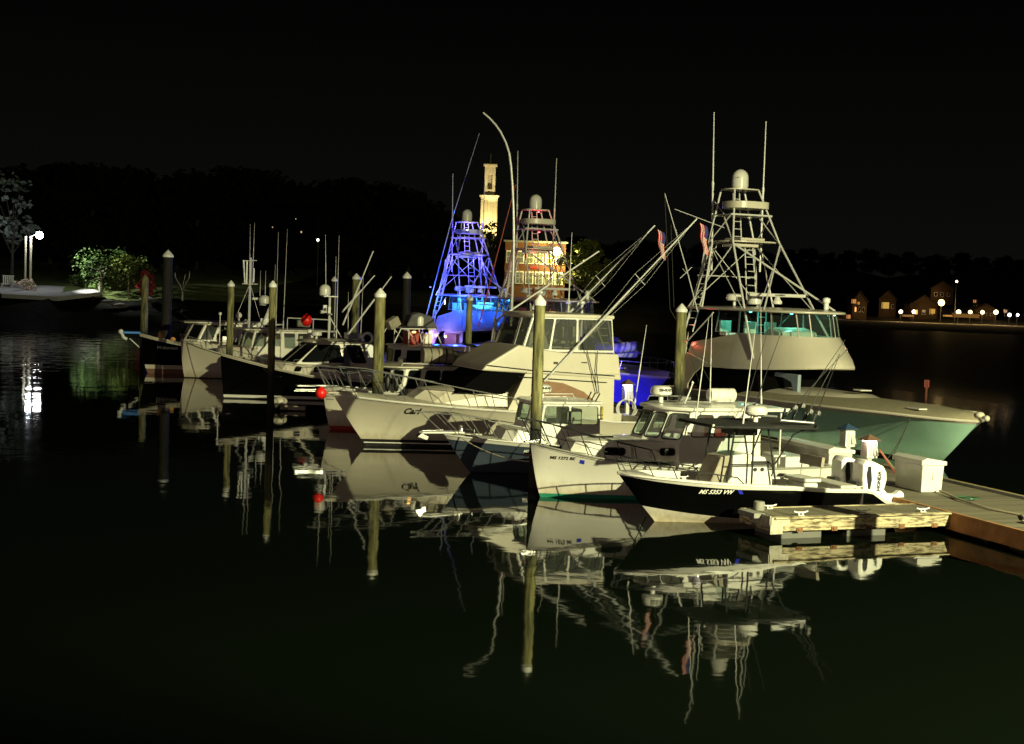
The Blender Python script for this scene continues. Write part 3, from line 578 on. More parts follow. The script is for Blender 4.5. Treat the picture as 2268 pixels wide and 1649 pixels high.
house(bb, pb, .95, pt_, 2.18, {0: [(.06, .94, .52, .93)], 1: [(.08, .92, .5, .93)], -1: [(.08, .92, .5, .93)], 2: [(.08, .96, .52, .93)], -2: [(.08, .96, .52, .93)], 3: [(.04, .92, .50, .93)], -3: [(.04, .92, .50, .93)]}, GEL, CG, framem=GREYD, name='wheelhouse', r=.06, fr=.02, back=False)
roof(bb, pt_[:1] + pt_[1:], 2.24, .08, .07, .05, GEL, name='wheelhouse_roof')
obj('interior_seat', MB().box((-3.3, -.3, 1.5), (.5, .9, .9)), GELC, bb, bevel=.03)
obj('hand_rail', MB().tube([(-1.9, .8, 2.28), (-1.95, .8, 2.38), (-2.7, .8, 2.38), (-2.75, .8, 2.28)], .014, 6).tube([(-2.3, -.3, 2.28), (-2.35, -.3, 2.38), (-3.4, -.3, 2.38), (-3.45, -.3, 2.28)], .014, 6), GEL, bb)
radome(bb, (-2.28, -.1, 2.44), .29, .25, 'SIMRAD', tdir=PI * .5 + .1, foot=.16)
hullrail(bb, H, .9, -1.9, .68, r=.014, posts=6, fwd=.75, inset=.1, hend=.4, m_=ALU)
obj('rod_holders', MB().tube([(-3.6, .9, 2.2), (-3.75, .95, 2.5)], .02, 6).tube([(-3.6, .6, 2.2), (-3.75, .62, 2.5)], .02, 6).tube([(-3.6, .3, 2.2), (-3.75, .32, 2.5)], .02, 6), BLK, bb)
obj('life_jacket', MB().box((-3.8, .95, 1.9), (.08, .22, .4)), mat('yellow_fabric', (.35, .28, .03), .8), bb, bevel=.03)
# ================================================================== big convertible "Carolina-like"
cb = boatframe('convertible_yacht', 'large cream white flybridge sportfishing yacht with an enclosed bridge and black windshield', 'yacht', (-4.94, 49.78), A1, BG)
H = Hull(10.6, 1.25, 1.95, [(1.25, 1.78), (.5, 1.72), (-.7, 1.62), (-1.6, 1.56), (-3, 1.46), (-4.9, 1.34), (-7, 1.16), (-8.6, .98), (-10.6, .94)], tr=.86, wl=.76, fine=2.2, finew=1.2, flare=1.7, q=.9, tm=.5)
H.build(cb, HULLC, [(.10, BLK, 'bottom_paint'), (.135, GEL, 'white_line'), (.24, BLK, 'boot_stripe')], sheer_band=(.10, GELC), rub=GEL, rubr=.04)
H.deck(cb, 0, H.tof(-8.6), GELC, drop=.02, camber=.16); H.cap(cb, H.tof(-8.6), 1, .2, GELC, .4, DECK)
H.text(cb, 'Carl', .30, -.95, 1.20, NUM, shear=.25, name='boat_name', bold=.012)
obj('pulpit', MB().slab([(1.45, -.16), (1.52, 0), (1.45, .16), (.5, .4), (.5, -.4)], 1.80, 1.87), GELC, cb, bevel=.03)
obj('anchor', MB().tube([(1.5, .1, 1.72), (1.2, .1, 1.72)], .025, 6).tube([(1.5, .1, 1.62), (1.25, .1, 1.60)], .025, 6), ALU, cb)
hullrail(cb, H, 1.2, -4.9, .98, r=.018, posts=8, fwd=.65, inset=.15, hend=.45)
# trunk + salon
house(cb, [(-1.2, .5), (-1.9, 1.05), (-4.6, 1.5)], 1.50, [(-1.9, .45), (-2.6, .95), (-4.6, 1.42)], 1.98, {}, GELC, DG, name='trunk_cabin')
roof(cb, [(-1.9, .45), (-2.6, .95), (-4.6, 1.42)], 1.99, .03, .05, .10, GELC, name='trunk_roof')
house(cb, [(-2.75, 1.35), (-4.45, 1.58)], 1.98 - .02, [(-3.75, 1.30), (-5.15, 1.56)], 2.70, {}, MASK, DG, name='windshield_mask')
sb = [(-4.4, 1.60), (-8.6, 1.66)]
house(cb, sb, 1.0, [(-5.2, 1.56), (-8.6, 1.60)], 2.66, {}, GELC, DG, name='salon', r=.15)
# arched teak aft opening seen beside the black windshield
obj('teak_panel', MB().prism([(-5.4, 1.75), (-5.5, 2.3), (-5.9, 2.42), (-6.6, 2.35), (-7.4, 2.05), (-7.8, 1.75)], 1.655, 1.672), TEAK, cb)
# flybridge brow: sloped body
fbp = MB(); prof = [(-3.55, 2.74), (-3.75, 2.98), (-4.9, 3.66), (-5.9, 3.50), (-6.6, 3.42), (-8.75, 3.40), (-8.85, 2.70), (-8.9, 2.45), (-8.3, 2.50), (-5.3, 2.66)]
obj('flybridge', MB().prism(prof, -1.62, 1.62), GELC, cb, bevel=.07)
obj('brow_groove', MB().tube([(-3.75, 1.64, 2.93), (-5.4, 1.64, 2.78), (-8.6, 1.64, 2.62)], .022, 6).tube([(-4.9, 1.64, 2.55), (-8.3, 1.64, 2.38)], .018, 6), BLK, cb)
obj('drip_rail', MB().box((-7.0, 1.63, 2.70), (3.6, .05, .06)).box((-7.0, -1.63, 2.70), (3.6, .05, .06)), GELC, cb, bevel=.015)
fb = [(-4.95, .85), (-5.1, 1.42), (-7.15, 1.52), (-8.6, 1.52)]; ft = [(-5.3, .80), (-5.5, 1.36), (-7.15, 1.46), (-8.5, 1.46)]
def fz(x): return -.06 * (x + 5)
house(cb, fb, 3.44, ft, 4.66, {0: [(.05, .95, .08, .95)], 1: [(.08, .92, .08, .95)], -1: [(.08, .92, .08, .95)], 2: [(.03, .48, .06, .94), (.52, .98, .06, .94)], 3: [(.03, .97, .06, .94)], -2: [(.03, .48, .06, .94), (.52, .98, .06, .94)], -3: [(.03, .97, .06, .94)]}, GEL, VG, framem=GEL, name='bridge_enclosure', r=.05, fr=.0, back=False, solid=.02)
roof(cb, [(-5.3, .8), (-5.5, 1.4), (-8.5, 1.45)], 4.76, .06, .13, .06, GELC, name='bridge_hardtop')
obj('helm_console', MB().prism([(-5.6, 3.4), (-5.7, 4.1), (-6.3, 4.0), (-6.5, 3.4)], -.7, .7), GEL, cb, bevel=.05)
for y in (-.5, .5): obj('helm_seat', MB().box((-7.1, y, 3.75), (.5, .5, .12)).box((-7.35, y, 4.05), (.1, .5, .55)), GEL, cb, bevel=.04)
lf = MB()
for s in (1, -1): lf.tube([(-5.6, s * 1.2, 3.5), (-6.6, s * 1.2, 4.6)], .022, 6).tube([(-7.9, s * 1.2, 4.6), (-8.4, s * 1.25, 3.45)], .022, 6).tube([(-8.35, s * 1.4, 4.6), (-8.6, s * 1.5, 3.4)], .022, 6)
for k in range(4): lf.tube([(-8.0 - .1 * k, 1.3, 4.3 - .26 * k), (-8.4 - .05 * k, 1.3, 4.3 - .26 * k)], .016, 5)
obj('bridge_ladder', lf, ALUP, cb)
obj('bridge_lamp', MB().lathe([(.12, 0), (.14, .08), (.05, .16)], (-6.3, -.5, 4.86), 14).ball((-6.3, -.5, 5.04), .07, 10), GEL, cb)
obj('deck_port', MB().box((-6.3, 1.635, 3.05), (.16, .02, .08)).box((-7.4, 1.635, 3.08), (.22, .02, .04)), BLK, cb)
# outriggers
OUT = 'outrigger poles raised over the yacht'
for s, tip_, lb in ((1, (-11.5, 1.9, 8.34), 'port'), (-1, (-11.75, -1.9, 8.22), 'starboard')):
    b = Vector((-5.85, s * 1.72, 2.4)); t = Vector(tip_); d = (t - b)
    og = MB().tube([b, b + d * .55], .038, 8).tube([b + d * .55, t], .027, 7)
    c_ = b + d * .62; q = d.cross(Vector((0, 1, 0))).normalized()
    for e in (q, Vector((0, 1, 0))): og.tube([c_ - e * .28, c_ + e * .28], .012, 5)
    for e in (q, Vector((0, 1, 0)), -q, Vector((0, -1, 0))): og.tube([b + d * .2, c_ + e * .28, b + d * .97], .0035, 4)
    obj('outrigger', og, ALUP, cb)
    # small flag hanging from the tip
    p = tow(cb, t); f = thing('flag', ['', 'American flag hanging at the tip of the right hand outrigger', 'American flag hanging at the tip of the left hand outrigger'][1 if s > 0 else 2], 'flag', p + Vector((0, 0, -.08)), 0, 'flags hanging from the outriggers')
    FN = {'stripes_red': MB(), 'stripes_white': MB(), 'canton': MB()}
    def fpt(u, v): return (.10 + .30 * u * (1 - .35 * v) + .16 * v + .03 * math.sin(v * 9), .05 * math.sin(u * 7 + v * 3), -.05 - 1.05 * v - .16 * u)
    for k in range(9):
        for j in range(12):
            u0, u1, v0, v1 = k / 9, (k + 1) / 9, j / 12, (j + 1) / 12
            nm = 'canton' if (v1 < .42 and u0 > .5) else ('stripes_red' if k % 2 == 0 else 'stripes_white')
            FN[nm].add([fpt(u0, v0), fpt(u1, v0), fpt(u1, v1), fpt(u0, v1)], [(0, 1, 2, 3)])
    obj('red_stripes', FN['stripes_red'], mat('flag_red', (.5, .03, .03), .8), f, solid=.004); obj('white_stripes', FN['stripes_white'], WHP, f, solid=.004); obj('canton', FN['canton'], mat('flag_blue', (.03, .04, .2), .8), f, solid=.004)

obj('antenna_lines', MB().tube([(-7.3, 1.7, 4.0), (-7.9, 1.75, 2.0)], .018, 5).tube([(-7.86, 1.7, 3.5), (-7.83, 1.75, 2.77), (-7.96, 1.75, 2.0)], .018, 5), BLK, cb)
# ================================================================== boat with red boot stripe behind the yacht
b5 = boatframe('cabin_cruiser', 'pinkish white cabin boat with a red waterline stripe behind the big cream yacht', 'boat', (-6.85, 55.11), A1, BG)
H = Hull(10.5, .38, 1.6, [(.38, 1.66), (-.5, 1.58), (-1.5, 1.50), (-3, 1.42), (-6, 1.25), (-10.5, 1.1)], tr=.9, wl=.86, fine=2.1, finew=1.4, flare=1.2, q=.6, tm=.45)
H.build(b5, HULLC, [(.13, REDP, 'boot_stripe')], sheer_band=(.08, GEL), rub=GEL, rubr=.035)
H.deck(b5, 0, H.tof(-9), DECK, drop=.03)
obj('pulpit', MB().box((.85, 0, 1.66), (1.1, .34, .06)).tube([(1.45, .12, 1.52), (.3, .12, 1.52)], .03, 7).tube([(1.45, -.12, 1.44), (.3, -.12, 1.44)], .03, 7), ALU, b5, bevel=.01)
pb = [(-1.9, .7), (-2.4, 1.12), (-7.5, 1.25)]; pt_ = [(-2.15, .68), (-2.6, 1.08), (-7.5, 1.2)]
house(b5, pb, 1.42, pt_, 2.42, {0: [(.08, .92, .4, .9)], 1: [(.2, .85, .4, .9)], -1: [(.2, .85, .4, .9)], 2: [(.03, .12, .25, .92), (.17, .28, .25, .92), (.30, .45, .25, .92)]}, GEL, DG, name='deckhouse', r=.07, fr=.03)
roof(b5, [(-1.8, .8), (-2.3, 1.2), (-7.6, 1.3)], 2.50, .08, .07, .05, GELC, name='deckhouse_roof')
obj('hand_rail', MB().tube([(-2.4, 1.1, 2.52), (-2.45, 1.1, 2.62), (-3.7, 1.1, 2.60), (-3.75, 1.1, 2.52)], .018, 6), GEL, b5)
hullrail(b5, H, .3, -1.8, .62, r=.014, posts=5, inset=.1, hend=.6)
mbf = MB()
for x in (-1.55, -1.85, -2.15):
    mbf.tube([(x, .9, 2.28), (x, .9, 1.62)], .02, 6)
obj('rod_stand', mbf.tube([(-1.4, .9, 2.1), (-2.4, .95, 2.05)], .016, 6), ALU, b5)
for i, x in enumerate((-1.5, -1.85, -2.2)):
    o = obj('fender', MB().lathe([(.02, -.32), (.09, -.24), (.11, -.1), (.11, .2), (.07, .3), (.02, .34)], tuple(tow(b5, (x, 1.15, 1.85))), 12), BLK)
    tag(o, ['leftmost black fender in the group of three beside the small deckhouse', 'middle black fender of the three beside the small deckhouse', 'rightmost black fender of the three beside the small deckhouse'][i], 'fender', 'black fenders hanging on the cabin boat')
# gear on the deckhouse roof
o = thing('life_raft_canister', 'pale cylindrical life raft canister strapped on the deckhouse roof', 'life raft', tow(b5, (-4.0, .6, 2.58)), A1)
obj('canister', MB().lathe([(.2, -.62), (.29, -.56), (.3, -.02)], (0, 0, 0), 16).v and MB().tube([(.62, 0, .32), (.56, 0, .32), (-.56, 0, .32), (-.62, 0, .32)], .30, 18), BGC, o, bevel=.03)
obj('strap', MB().tube([(.3, 0, .32), (.34, 0, .32)], .306, 18).tube([(0, 0, .32), (.04, 0, .32)], .306, 18).tube([(-.3, 0, .32), (-.26, 0, .32)], .306, 18), BLK, o); obj('cradle', MB().box((0, 0, .03), (1.0, .5, .06)), BLK, o)
o = thing('life_raft_canister', 'second pale life raft canister farther right on the deckhouse roof', 'life raft', tow(b5, (-4.95, .5, 2.58)), A1)
obj('canister', MB().tube([(.32, 0, .25), (.26, 0, .25), (-.26, 0, .25), (-.32, 0, .25)], .24, 16), GELC, o, bevel=.02); obj('cradle', MB().box((0, 0, .02), (.5, .35, .05)), BLK, o)
o = thing('tarpaulin', 'crumpled brown canvas cover lying on the deckhouse roof', 'tarpaulin', tow(b5, (-5.4, .3, 2.58)), A1)
tp = MB(); rows = [[(-.9 + i * .12, -.5 + j * .14, .28 * math.exp(-((i - 7) / 5) ** 2 - ((j - 3.5) / 3) ** 2) + .05 * math.sin(i * 1.9 + j * 2.3) * math.sin(j * .9)) for i in range(16)] for j in range(8)]
obj('cloth', tp.grid(rows), BGC, o, solid=.02)
o = thing('bait_cutting_table', 'black topped folding table on the deckhouse roof', 'table', tow(b5, (-5.5, .7, 2.58)), A1)
obj('table_top', MB().prism([(-.7, .62), (-.6, .55), (.5, .78), (.45, .86)], -.3, .3), BLK, o, bevel=.02); obj('legs', MB().tube([(-.5, .25, 0), (-.4, .25, .6)], .025, 6).tube([(.4, .25, 0), (.3, .25, .75)], .025, 6).tube([(.4, -.25, 0), (.3, -.25, .75)], .025, 6), ALU, o)
o = obj('jerry_can', MB().prism([(-.35, 0), (.35, 0), (.3, .55), (.05, .68), (.0, .85), (-.12, .85), (-.1, .66), (-.3, .5)], -.14, .14), GELC, bevel=.04); o.location = tow(b5, (-6.2, .9, 2.58)); o.rotation_euler = (0, 0, A1); tag(o, 'big beige jerry can on the deckhouse roof right of the canvas', 'jerry can')
# red ball fender
def ballfender(p, r, lb, grp='red ball fenders', blur=None):
    o = thing('ball_fender', lb, 'fender', p, 0, grp); obj('ball', MB().ball((0, 0, 0), r, 20, 1.05), RED, o); obj('eye', MB().lathe([(.05, r * .98), (.04, r * 1.18), (.02, r * 1.2)], (0, 0, 0), 8), RED, o); return o
ballfender(at(711, 871, 49.2), .195, 'bright red ball fender hanging at the bow tip of the big cream yacht')
# ================================================================== flybridge boat behind
b6 = boatframe('flybridge_trawler', 'white cabin boat with square dark windows and pipe rails on its roof', 'boat', (-5.3, 62.3), A1, BG)
H = Hull(9.5, .6, 1.6, [(.9, 1.5), (-2, 1.3), (-9.5, 1.0)], tr=.9, wl=.86, fine=2.0, finew=1.4, flare=1.2, tm=.45)
H.build(b6, GEL, [(.12, BLK, 'boot_stripe')], rub=GEL); H.deck(b6, 0, .98, DECK)
house(b6, [(.1, .5), (-.15, 1.1), (-2.1, 1.2), (-6, 1.2)], 1.3, [(-.05, .5), (-.25, 1.05), (-2.0, 1.15), (-6, 1.15)], 3.0, {2: [(.12, .46, .62, .90), (.50, .86, .62, .90)], 1: [(.15, .85, .62, .9)], 0: [(.1, .9, .62, .9)], 3: [(.1, .25, .6, .9), (.35, .5, .6, .9)]}, GEL, DG, name='deckhouse', r=.04, fr=.02)
roof(b6, [(-.05, .5), (-.25, 1.1), (-6, 1.2)], 3.04, .08, .06, .03, GEL, name='deckhouse_roof')
rl = MB()
for s in (1, -1):
    rl.tube([(.2, s * 1.1, 3.05), (-.15, s * 1.05, 3.75), (-1.7, s * 1.0, 3.78), (-2.0, s * 1.1, 3.05)], .03, 7)
    for x in (-.5, -.95, -1.4): rl.tube([(x, s * 1.03, 3.76), (x - .12 * ((x * 10) % 3 - 1), s * 1.08, 3.05)], .025, 6)
    rl.tube([(-.4, s, 3.76), (-1.0, s, 3.05)], .022, 6); rl.tube([(-1.5, s, 3.76), (-1.0, s, 3.05)], .022, 6)
for x in (-.15, -.9, -1.7): rl.tube([(x, -1.03, 3.77), (x, 1.03, 3.77)], .025, 6)
obj('pipe_frame', rl, ALUP, b6)
obj('life_raft', MB().box((.15, .8, 3.98), (.55, .4, .42), .3, rx=.5), BGC, b6, bevel=.05)
obj('console', MB().box((-.9, .1, 3.35), (.5, .8, .6)), REDP, b6, bevel=.03)
obj('seat', MB().box((-1.5, .4, 3.3), (.4, .5, .5)), WHP, b6, bevel=.05)
ll = obj('cabin_lamp', MB().box((-.75, 1.0, 3.62), (.12, .1, .06)).box((-1.45, 1.0, 3.62), (.1, .1, .05)), em('warm_lamp', (1, .55, .1), 9), b6)
tvdome(b6, (-1.35, -.2, 3.85), .24, .55, name='satellite_dome')
obj('canvas_cover', MB().prism([(-.7, 3.8), (-.95, 4.35), (-1.3, 4.45), (-1.9, 4.3), (-2.2, 3.7), (-1.5, 3.8)], -.9, .0), GRYC, b6, bevel=.12)
obj('white_fender', MB().lathe([(.02, 0), (.12, .06), (.12, .5), (.02, .6)], (-.05, 1.45, 2.0), 12), GEL, b6)
# ================================================================== black downeast express
b7 = boatframe('express_cruiser', 'long black hulled express cruiser with a white cabin and large raked dark windows', 'boat', (-13.5, 67.85), A1, BG)
H = Hull(12.5, .22, 1.95, [(.22, 2.10), (-.8, 1.84), (-2, 1.55), (-3.6, 1.24), (-5.5, 1.06), (-9, .95), (-12.5, .95)], tr=.86, wl=.82, fine=2.1, finew=1.35, flare=1.5, q=.6, tm=.5)
H.build(b7, HULLK, [(.06, BLK, 'bottom_paint'), (.19, GEL, 'boot_stripe')], sheer_band=(.09, GELC), rub=GELC, rubr=.035)
H.deck(b7, 0, .97, GELC, drop=.04, camber=.10)
house(b7, [(-1.9, .5), (-2.3, 1.05), (-4.5, 1.42), (-6.6, 1.45)], 1.08, [(-2.3, .45), (-2.7, .95), (-4.5, 1.32), (-6.6, 1.35)], 1.78, {2: [(.28, .42, .45, .72), (.74, .88, .45, .72)], 3: [(.26, .40, .40, .66)]}, GELC, DG, name='trunk_cabin', r=.03, fr=.02)
roof(b7, [(-2.3, .45), (-2.7, .95), (-6.6, 1.35)], 1.79, .02, .04, .07, GELC, name='trunk_roof')
house(b7, [(-2.6, .5), (-3.1, 1.25), (-5.6, 1.42), (-6.6, 1.45)], 1.74, [(-3.8, .45), (-4.2, 1.15), (-5.2, 1.28), (-6.2, 1.3)], 2.76, {0: [(.05, .95, .08, .92)], 1: [(.06, .94, .08, .92)], -1: [(.06, .94, .08, .92)], 2: [(.05, .93, .1, .90)], 3: [(.22, .92, .1, .92)]}, GELC, DG, name='pilothouse', r=.1, fr=.02)
roof(b7, [(-3.6, .5), (-3.95, 1.2), (-6.6, 1.38)], 2.82, .08, .07, .12, GELC, name='hardtop')
house(b7, [(-6.6, 1.45), (-6.75, 1.46)], .9, [(-6.4, 1.35), (-6.9, 1.38)], 2.76, {}, GELR, DG, name='aft_bulkhead')
obj('hand_rail', MB().tube([(-3.0, 1.15, 1.85), (-3.05, 1.15, 1.93), (-5.0, 1.28, 1.95), (-5.05, 1.28, 1.85)], .018, 6), ALU, b7)
hullrail(b7, H, .1, -6.5, .35, r=.014, posts=7, inset=.12, fwd=.1, hend=.55)
# mast with radar, dome and whips
mp = MB().tube([(-4.95, 0, 2.9), (-4.95, 0, 4.95)], .055, 9).box((-4.95, 0, 4.95), (.7, .5, .05)).tube([(-4.95, -.45, 4.1), (-4.95, .45, 4.1)], .03, 6).tube([(-4.95, 0, 4.0), (-5.6, 0, 2.95)], .03, 6)
obj('mast', mp, ALUP, b7); tvdome(b7, (-4.7, 0, 4.98), .27, .55)
obj('horn', MB().tube([(-4.8, .2, 4.2), (-4.45, .25, 4.2)], .04, 8, r2=.09).box((-4.8, -.3, 4.35), (.2, .2, .35)).box((-4.85, .35, 4.3), (.12, .12, .3)), ALUP, b7)
radome(b7, (-4.2, .6, 3.05), .26, .24, foot=.15); obj('searchlight', MB().ball((-4.1, -.4, 3.2), .14, 12).tube([(-4.1, -.4, 2.9), (-4.1, -.4, 3.1)], .05, 8), WHP, b7)
for b, t in (((-4.75, 0, 5.2), (-4.65, 0, 7.9)), ((-5.3, .1, 2.95), (-5.3, .1, 7.9)), ((-5.35, -.5, 3), (-5.33, -.5, 6.9)), ((-5.75, .6, 2.9), (-5.7, .6, 5.2)), ((-6.7, -.6, 2.9), (-6.75, -.6, 6.0))): whip(b7, b, t)
for b, t in (((-5.5, .5, 3.6), (-6.9, .5, 7.2)), ((-5.7, -.5, 4.2), (-7.3, -.5, 6.05)), ((-5.6, 1.2, 3.2), (-7.7, 1.0, 6.0))): obj('outrigger', MB().tube([b, Vector(b).lerp(Vector(t), .6)], .045, 7).tube([Vector(b).lerp(Vector(t), .6), t], .03, 6), ALUP, b7)
obj('roof_box', MB().box((-6.0, .5, 3.1), (.7, .6, .3)), WHP, b7, bevel=.04); obj('life_ring', MB().tube([(-6.6 + .25 * math.cos(a), 1.0, 3.0 + .25 * math.sin(a)) for a in [2 * PI * i / 16 for i in range(17)]], .07, 8), WHP, b7)
ballfender(at(679, 710, 76.0), .30, 'red ball fender on a cabin roof left of the radar mast')
# ================================================================== cream lobster boat
b8 = boatframe('lobster_boat', 'cream hulled lobster boat with an amber lit wheelhouse and a tall whip antenna mast', 'boat', (-18.42, 81.27), A1, BG)
H = Hull(11, .28, 1.75, [(.28, 2.06), (-.8, 1.72), (-1.7, 1.46), (-3.1, 1.24), (-5, 1.05), (-11, 1.0)], tr=.86, wl=.84, fine=2.1, finew=1.4, flare=1.3, q=.6, tm=.5)
H.build(b8, HULLC, [(.05, BLK, 'boot_stripe')], sheer_band=(.05, GREYD), rub=GELC, rubr=.05)
H.deck(b8, 0, H.tof(-7), GELC, drop=.04, camber=.08); H.cap(b8, H.tof(-7), 1, .2, GELC, .4, DECK)
AMB = mat('amber_interior', (.25, .13, .04), .6)
house(b8, [(-1.6, .5), (-2.0, .95), (-3.8, 1.3)], 1.15, [(-1.9, .45), (-2.3, .9), (-3.8, 1.25)], 1.80, {}, GELC, DG, name='trunk_cabin')
roof(b8, [(-1.9, .45), (-2.3, .9), (-3.8, 1.25)], 1.81, .03, .05, .08, GELC, name='trunk_roof')
house(b8, [(-2.9, .5), (-3.3, 1.2), (-5.3, 1.36), (-7.0, 1.36)], 1.3, [(-3.3, .48), (-3.7, 1.12), (-5.2, 1.28), (-7.0, 1.3)], 2.78, {0: [(.06, .94, .4, .93)], 1: [(.08, .92, .4, .93)], -1: [(.08, .92, .4, .93)], 2: [(.05, .45, .4, .93), (.52, .92, .42, .93)], 3: [(.05, .4, .35, .93), (.5, .92, .35, .93)]}, GELC, CG, framem=GELC, name='wheelhouse', r=.05, fr=.02, back=False)
roof(b8, [(-2.8, .7), (-3.2, 1.3), (-8.2, 1.4)], 2.88, .1, .09, .06, GELC, name='hardtop')
obj('bulkhead', MB().box((-4.9, -.4, 2.0), (.1, 1.4, 1.4)), AMB, b8); obj('life_vest', MB().box((-4.6, .2, 2.5), (.4, .3, .12)).box((-5.1, .5, 2.4), (.3, .3, .2)), mat('orange_fabric', (.6, .22, .03), .8), b8, bevel=.04)
mp = MB().tube([(-3.55, 0, 2.9), (-3.55, 0, 6.9)], .07, 9).tube([(-3.1, 0, 5.4), (-4.0, 0, 5.4)], .03, 6).tube([(-3.1, 0, 6.7), (-3.9, 0, 6.75)], .03, 6).tube([(-3.55, 0, 5.4), (-2.6, 0, 3.0)], .012, 5).tube([(-3.55, 0, 5.4), (-4.3, 0, 3.0)], .012, 5).tube([(-3.15, 0, 6.75), (-3.25, 0, 5.4)], .05, 7).tube([(-3.35, 0, 6.7), (-3.35, 0, 5.4)], .05, 7).tube([(-3.75, 0, 6.3), (-3.75, 0, 5.5)], .045, 7)
obj('mast', mp, ALUP, b8); array(b8, (-4.3, .1, 4.2), 1.3, .1)
tvdome(b8, (-4.3, .5, 4.3), .3, .5)
obj('floodlight', MB().tube([(-4.7, .5, 4.2), (-4.2, .8, 3.1)], .12, 8).box((-4.3, .75, 3.3), (.5, .2, .35)).ball((-3.95, .9, 3.1), .16, 10), WHP, b8)
obj('searchlight', MB().ball((-2.9, .3, 3.6), .18, 12).tube([(-2.95, .3, 2.95), (-2.9, .3, 3.5)], .05, 7).ball((-3.25, .6, 3.25), .14, 10), WHP, b8)
obj('gps_antenna', MB().tube([(-1.95, -.3, 2.0), (-1.95, -.3, 3.6)], .03, 6).lathe([(.02, 0), (.09, .04), (.09, .16), (.02, .2)], (-1.95, -.3, 3.55), 10), WHP, b8)
for b, t in (((-3.5, .1, 5.4), (-3.46, .1, 8.8)), ((-3.7, -.1, 5.4), (-3.75, -.1, 8.9)), ((-5.0, .5, 2.9), (-5.0, .5, 8.4)), ((-5.35, .8, 2.9), (-5.45, .8, 8.6)), ((-5.1, -.8, 2.9), (-5.15, -.8, 6.6)), ((-4.2, -.3, 4.5), (-4.2, -.3, 6.2)), ((-4.5, -.3, 4.5), (-4.5, -.3, 6.2))): whip(b8, b, t, .022)
obj('roof_rack', MB().tube([(-5.5, 1.2, 3.55), (-8.0, 1.2, 3.5)], .035, 6).tube([(-5.5, 1.2, 3.5), (-5.5, 1.2, 2.9)], .03, 6).tube([(-7, 1.2, 3.5), (-7, 1.2, 2.9)], .03, 6).tube([(-8.0, 1.2, 3.5), (-8, 1.2, 2.9)], .03, 6), ALUP, b8)
obj('life_raft', MB().tube([(-6.1, 1.0, 3.25), (-6.15, 1.0, 3.25), (-6.8, 1.0, 3.22), (-6.85, 1.0, 3.22)], .2, 14), BGC, b8, bevel=.03)
hullrail(b8, H, .2, -1.6, .45, r=.018, posts=3, inset=.1, fwd=.1)
# ================================================================== far black lobster boat
b9 = boatframe('lobster_boat', 'farthest black hulled lobster boat with brown bottom and a bright blue bow roller', 'boat', (-21.25, 84.3), A1, BG)
H = Hull(11, .55, 1.75, [(.55, 2.28), (-.5, 2.02), (-1.6, 1.82), (-3.5, 1.45), (-6, 1.15), (-11, 1.05)], tr=.86, wl=.84, fine=2.1, finew=1.4, flare=1.3, q=.6, tm=.5)
H.build(b9, HULLK, [(.26, BRNP, 'bottom_paint'), (.50, GELC, 'boot_stripe')], sheer_band=(.14, GELC), rub=GELC, rubr=.05)
H.deck(b9, 0, H.tof(-7), GELC, drop=.05, camber=.08); H.cap(b9, H.tof(-7), 1, .2, GELC, .4, DECK)
H.text(b9, 'Wilkerson', .27, -.35, 1.44, NUMW, shear=.3, name='boat_name')
obj('bow_roller', MB().box((1.0, 0, 2.34), (1.0, .3, .14)), mat('bright_blue_tarp', (.03, .22, .75), .5), b9, bevel=.04)
obj('anchor', MB().tube([(1.6, 0, 2.42), (1.45, 0, 2.05), (1.25, 0, 1.95)], .09, 8).ball((1.6, 0, 2.38), .15, 10).tube([(1.1, 0, 2.0), (.55, 0, 1.5)], .03, 6), WHP, b9)
house(b9, [(-1.8, .5), (-2.2, .95), (-4.5, 1.3)], 1.4, [(-2.1, .45), (-2.5, .9), (-4.5, 1.25)], 2.05, {}, GELC, DG, name='trunk_cabin')
roof(b9, [(-2.1, .45), (-2.5, .9), (-4.5, 1.25)], 2.06, .03, .05, .08, GELC, name='trunk_roof')
house(b9, [(-1.9, .6), (-2.6, 1.2), (-6.5, 1.35)], 1.95, [(-2.45, .58), (-3.1, 1.12), (-6.5, 1.3)], 3.0, {0: [(.06, .47, .1, .92), (.53, .94, .1, .92)], 1: [(.1, .9, .1, .92)], -1: [(.1, .9, .1, .92)], 2: [(.03, .22, .1, .92), (.26, .45, .1, .92)]}, GELC, DG, framem=GELC, name='wheelhouse', r=.04, fr=.02)
roof(b9, [(-2.0, .75), (-2.7, 1.3), (-7.5, 1.4)], 3.1, .12, .1, .06, GELC, name='hardtop')
obj('deck_gear', MB().lathe([(.16, 0), (.13, .35), (.04, .5)], (-.6, .3, 1.98), 10).ball((-1.3, .5, 2.0), .16, 10), mat('orange_buoy', (.7, .35, .12), .6), b9)
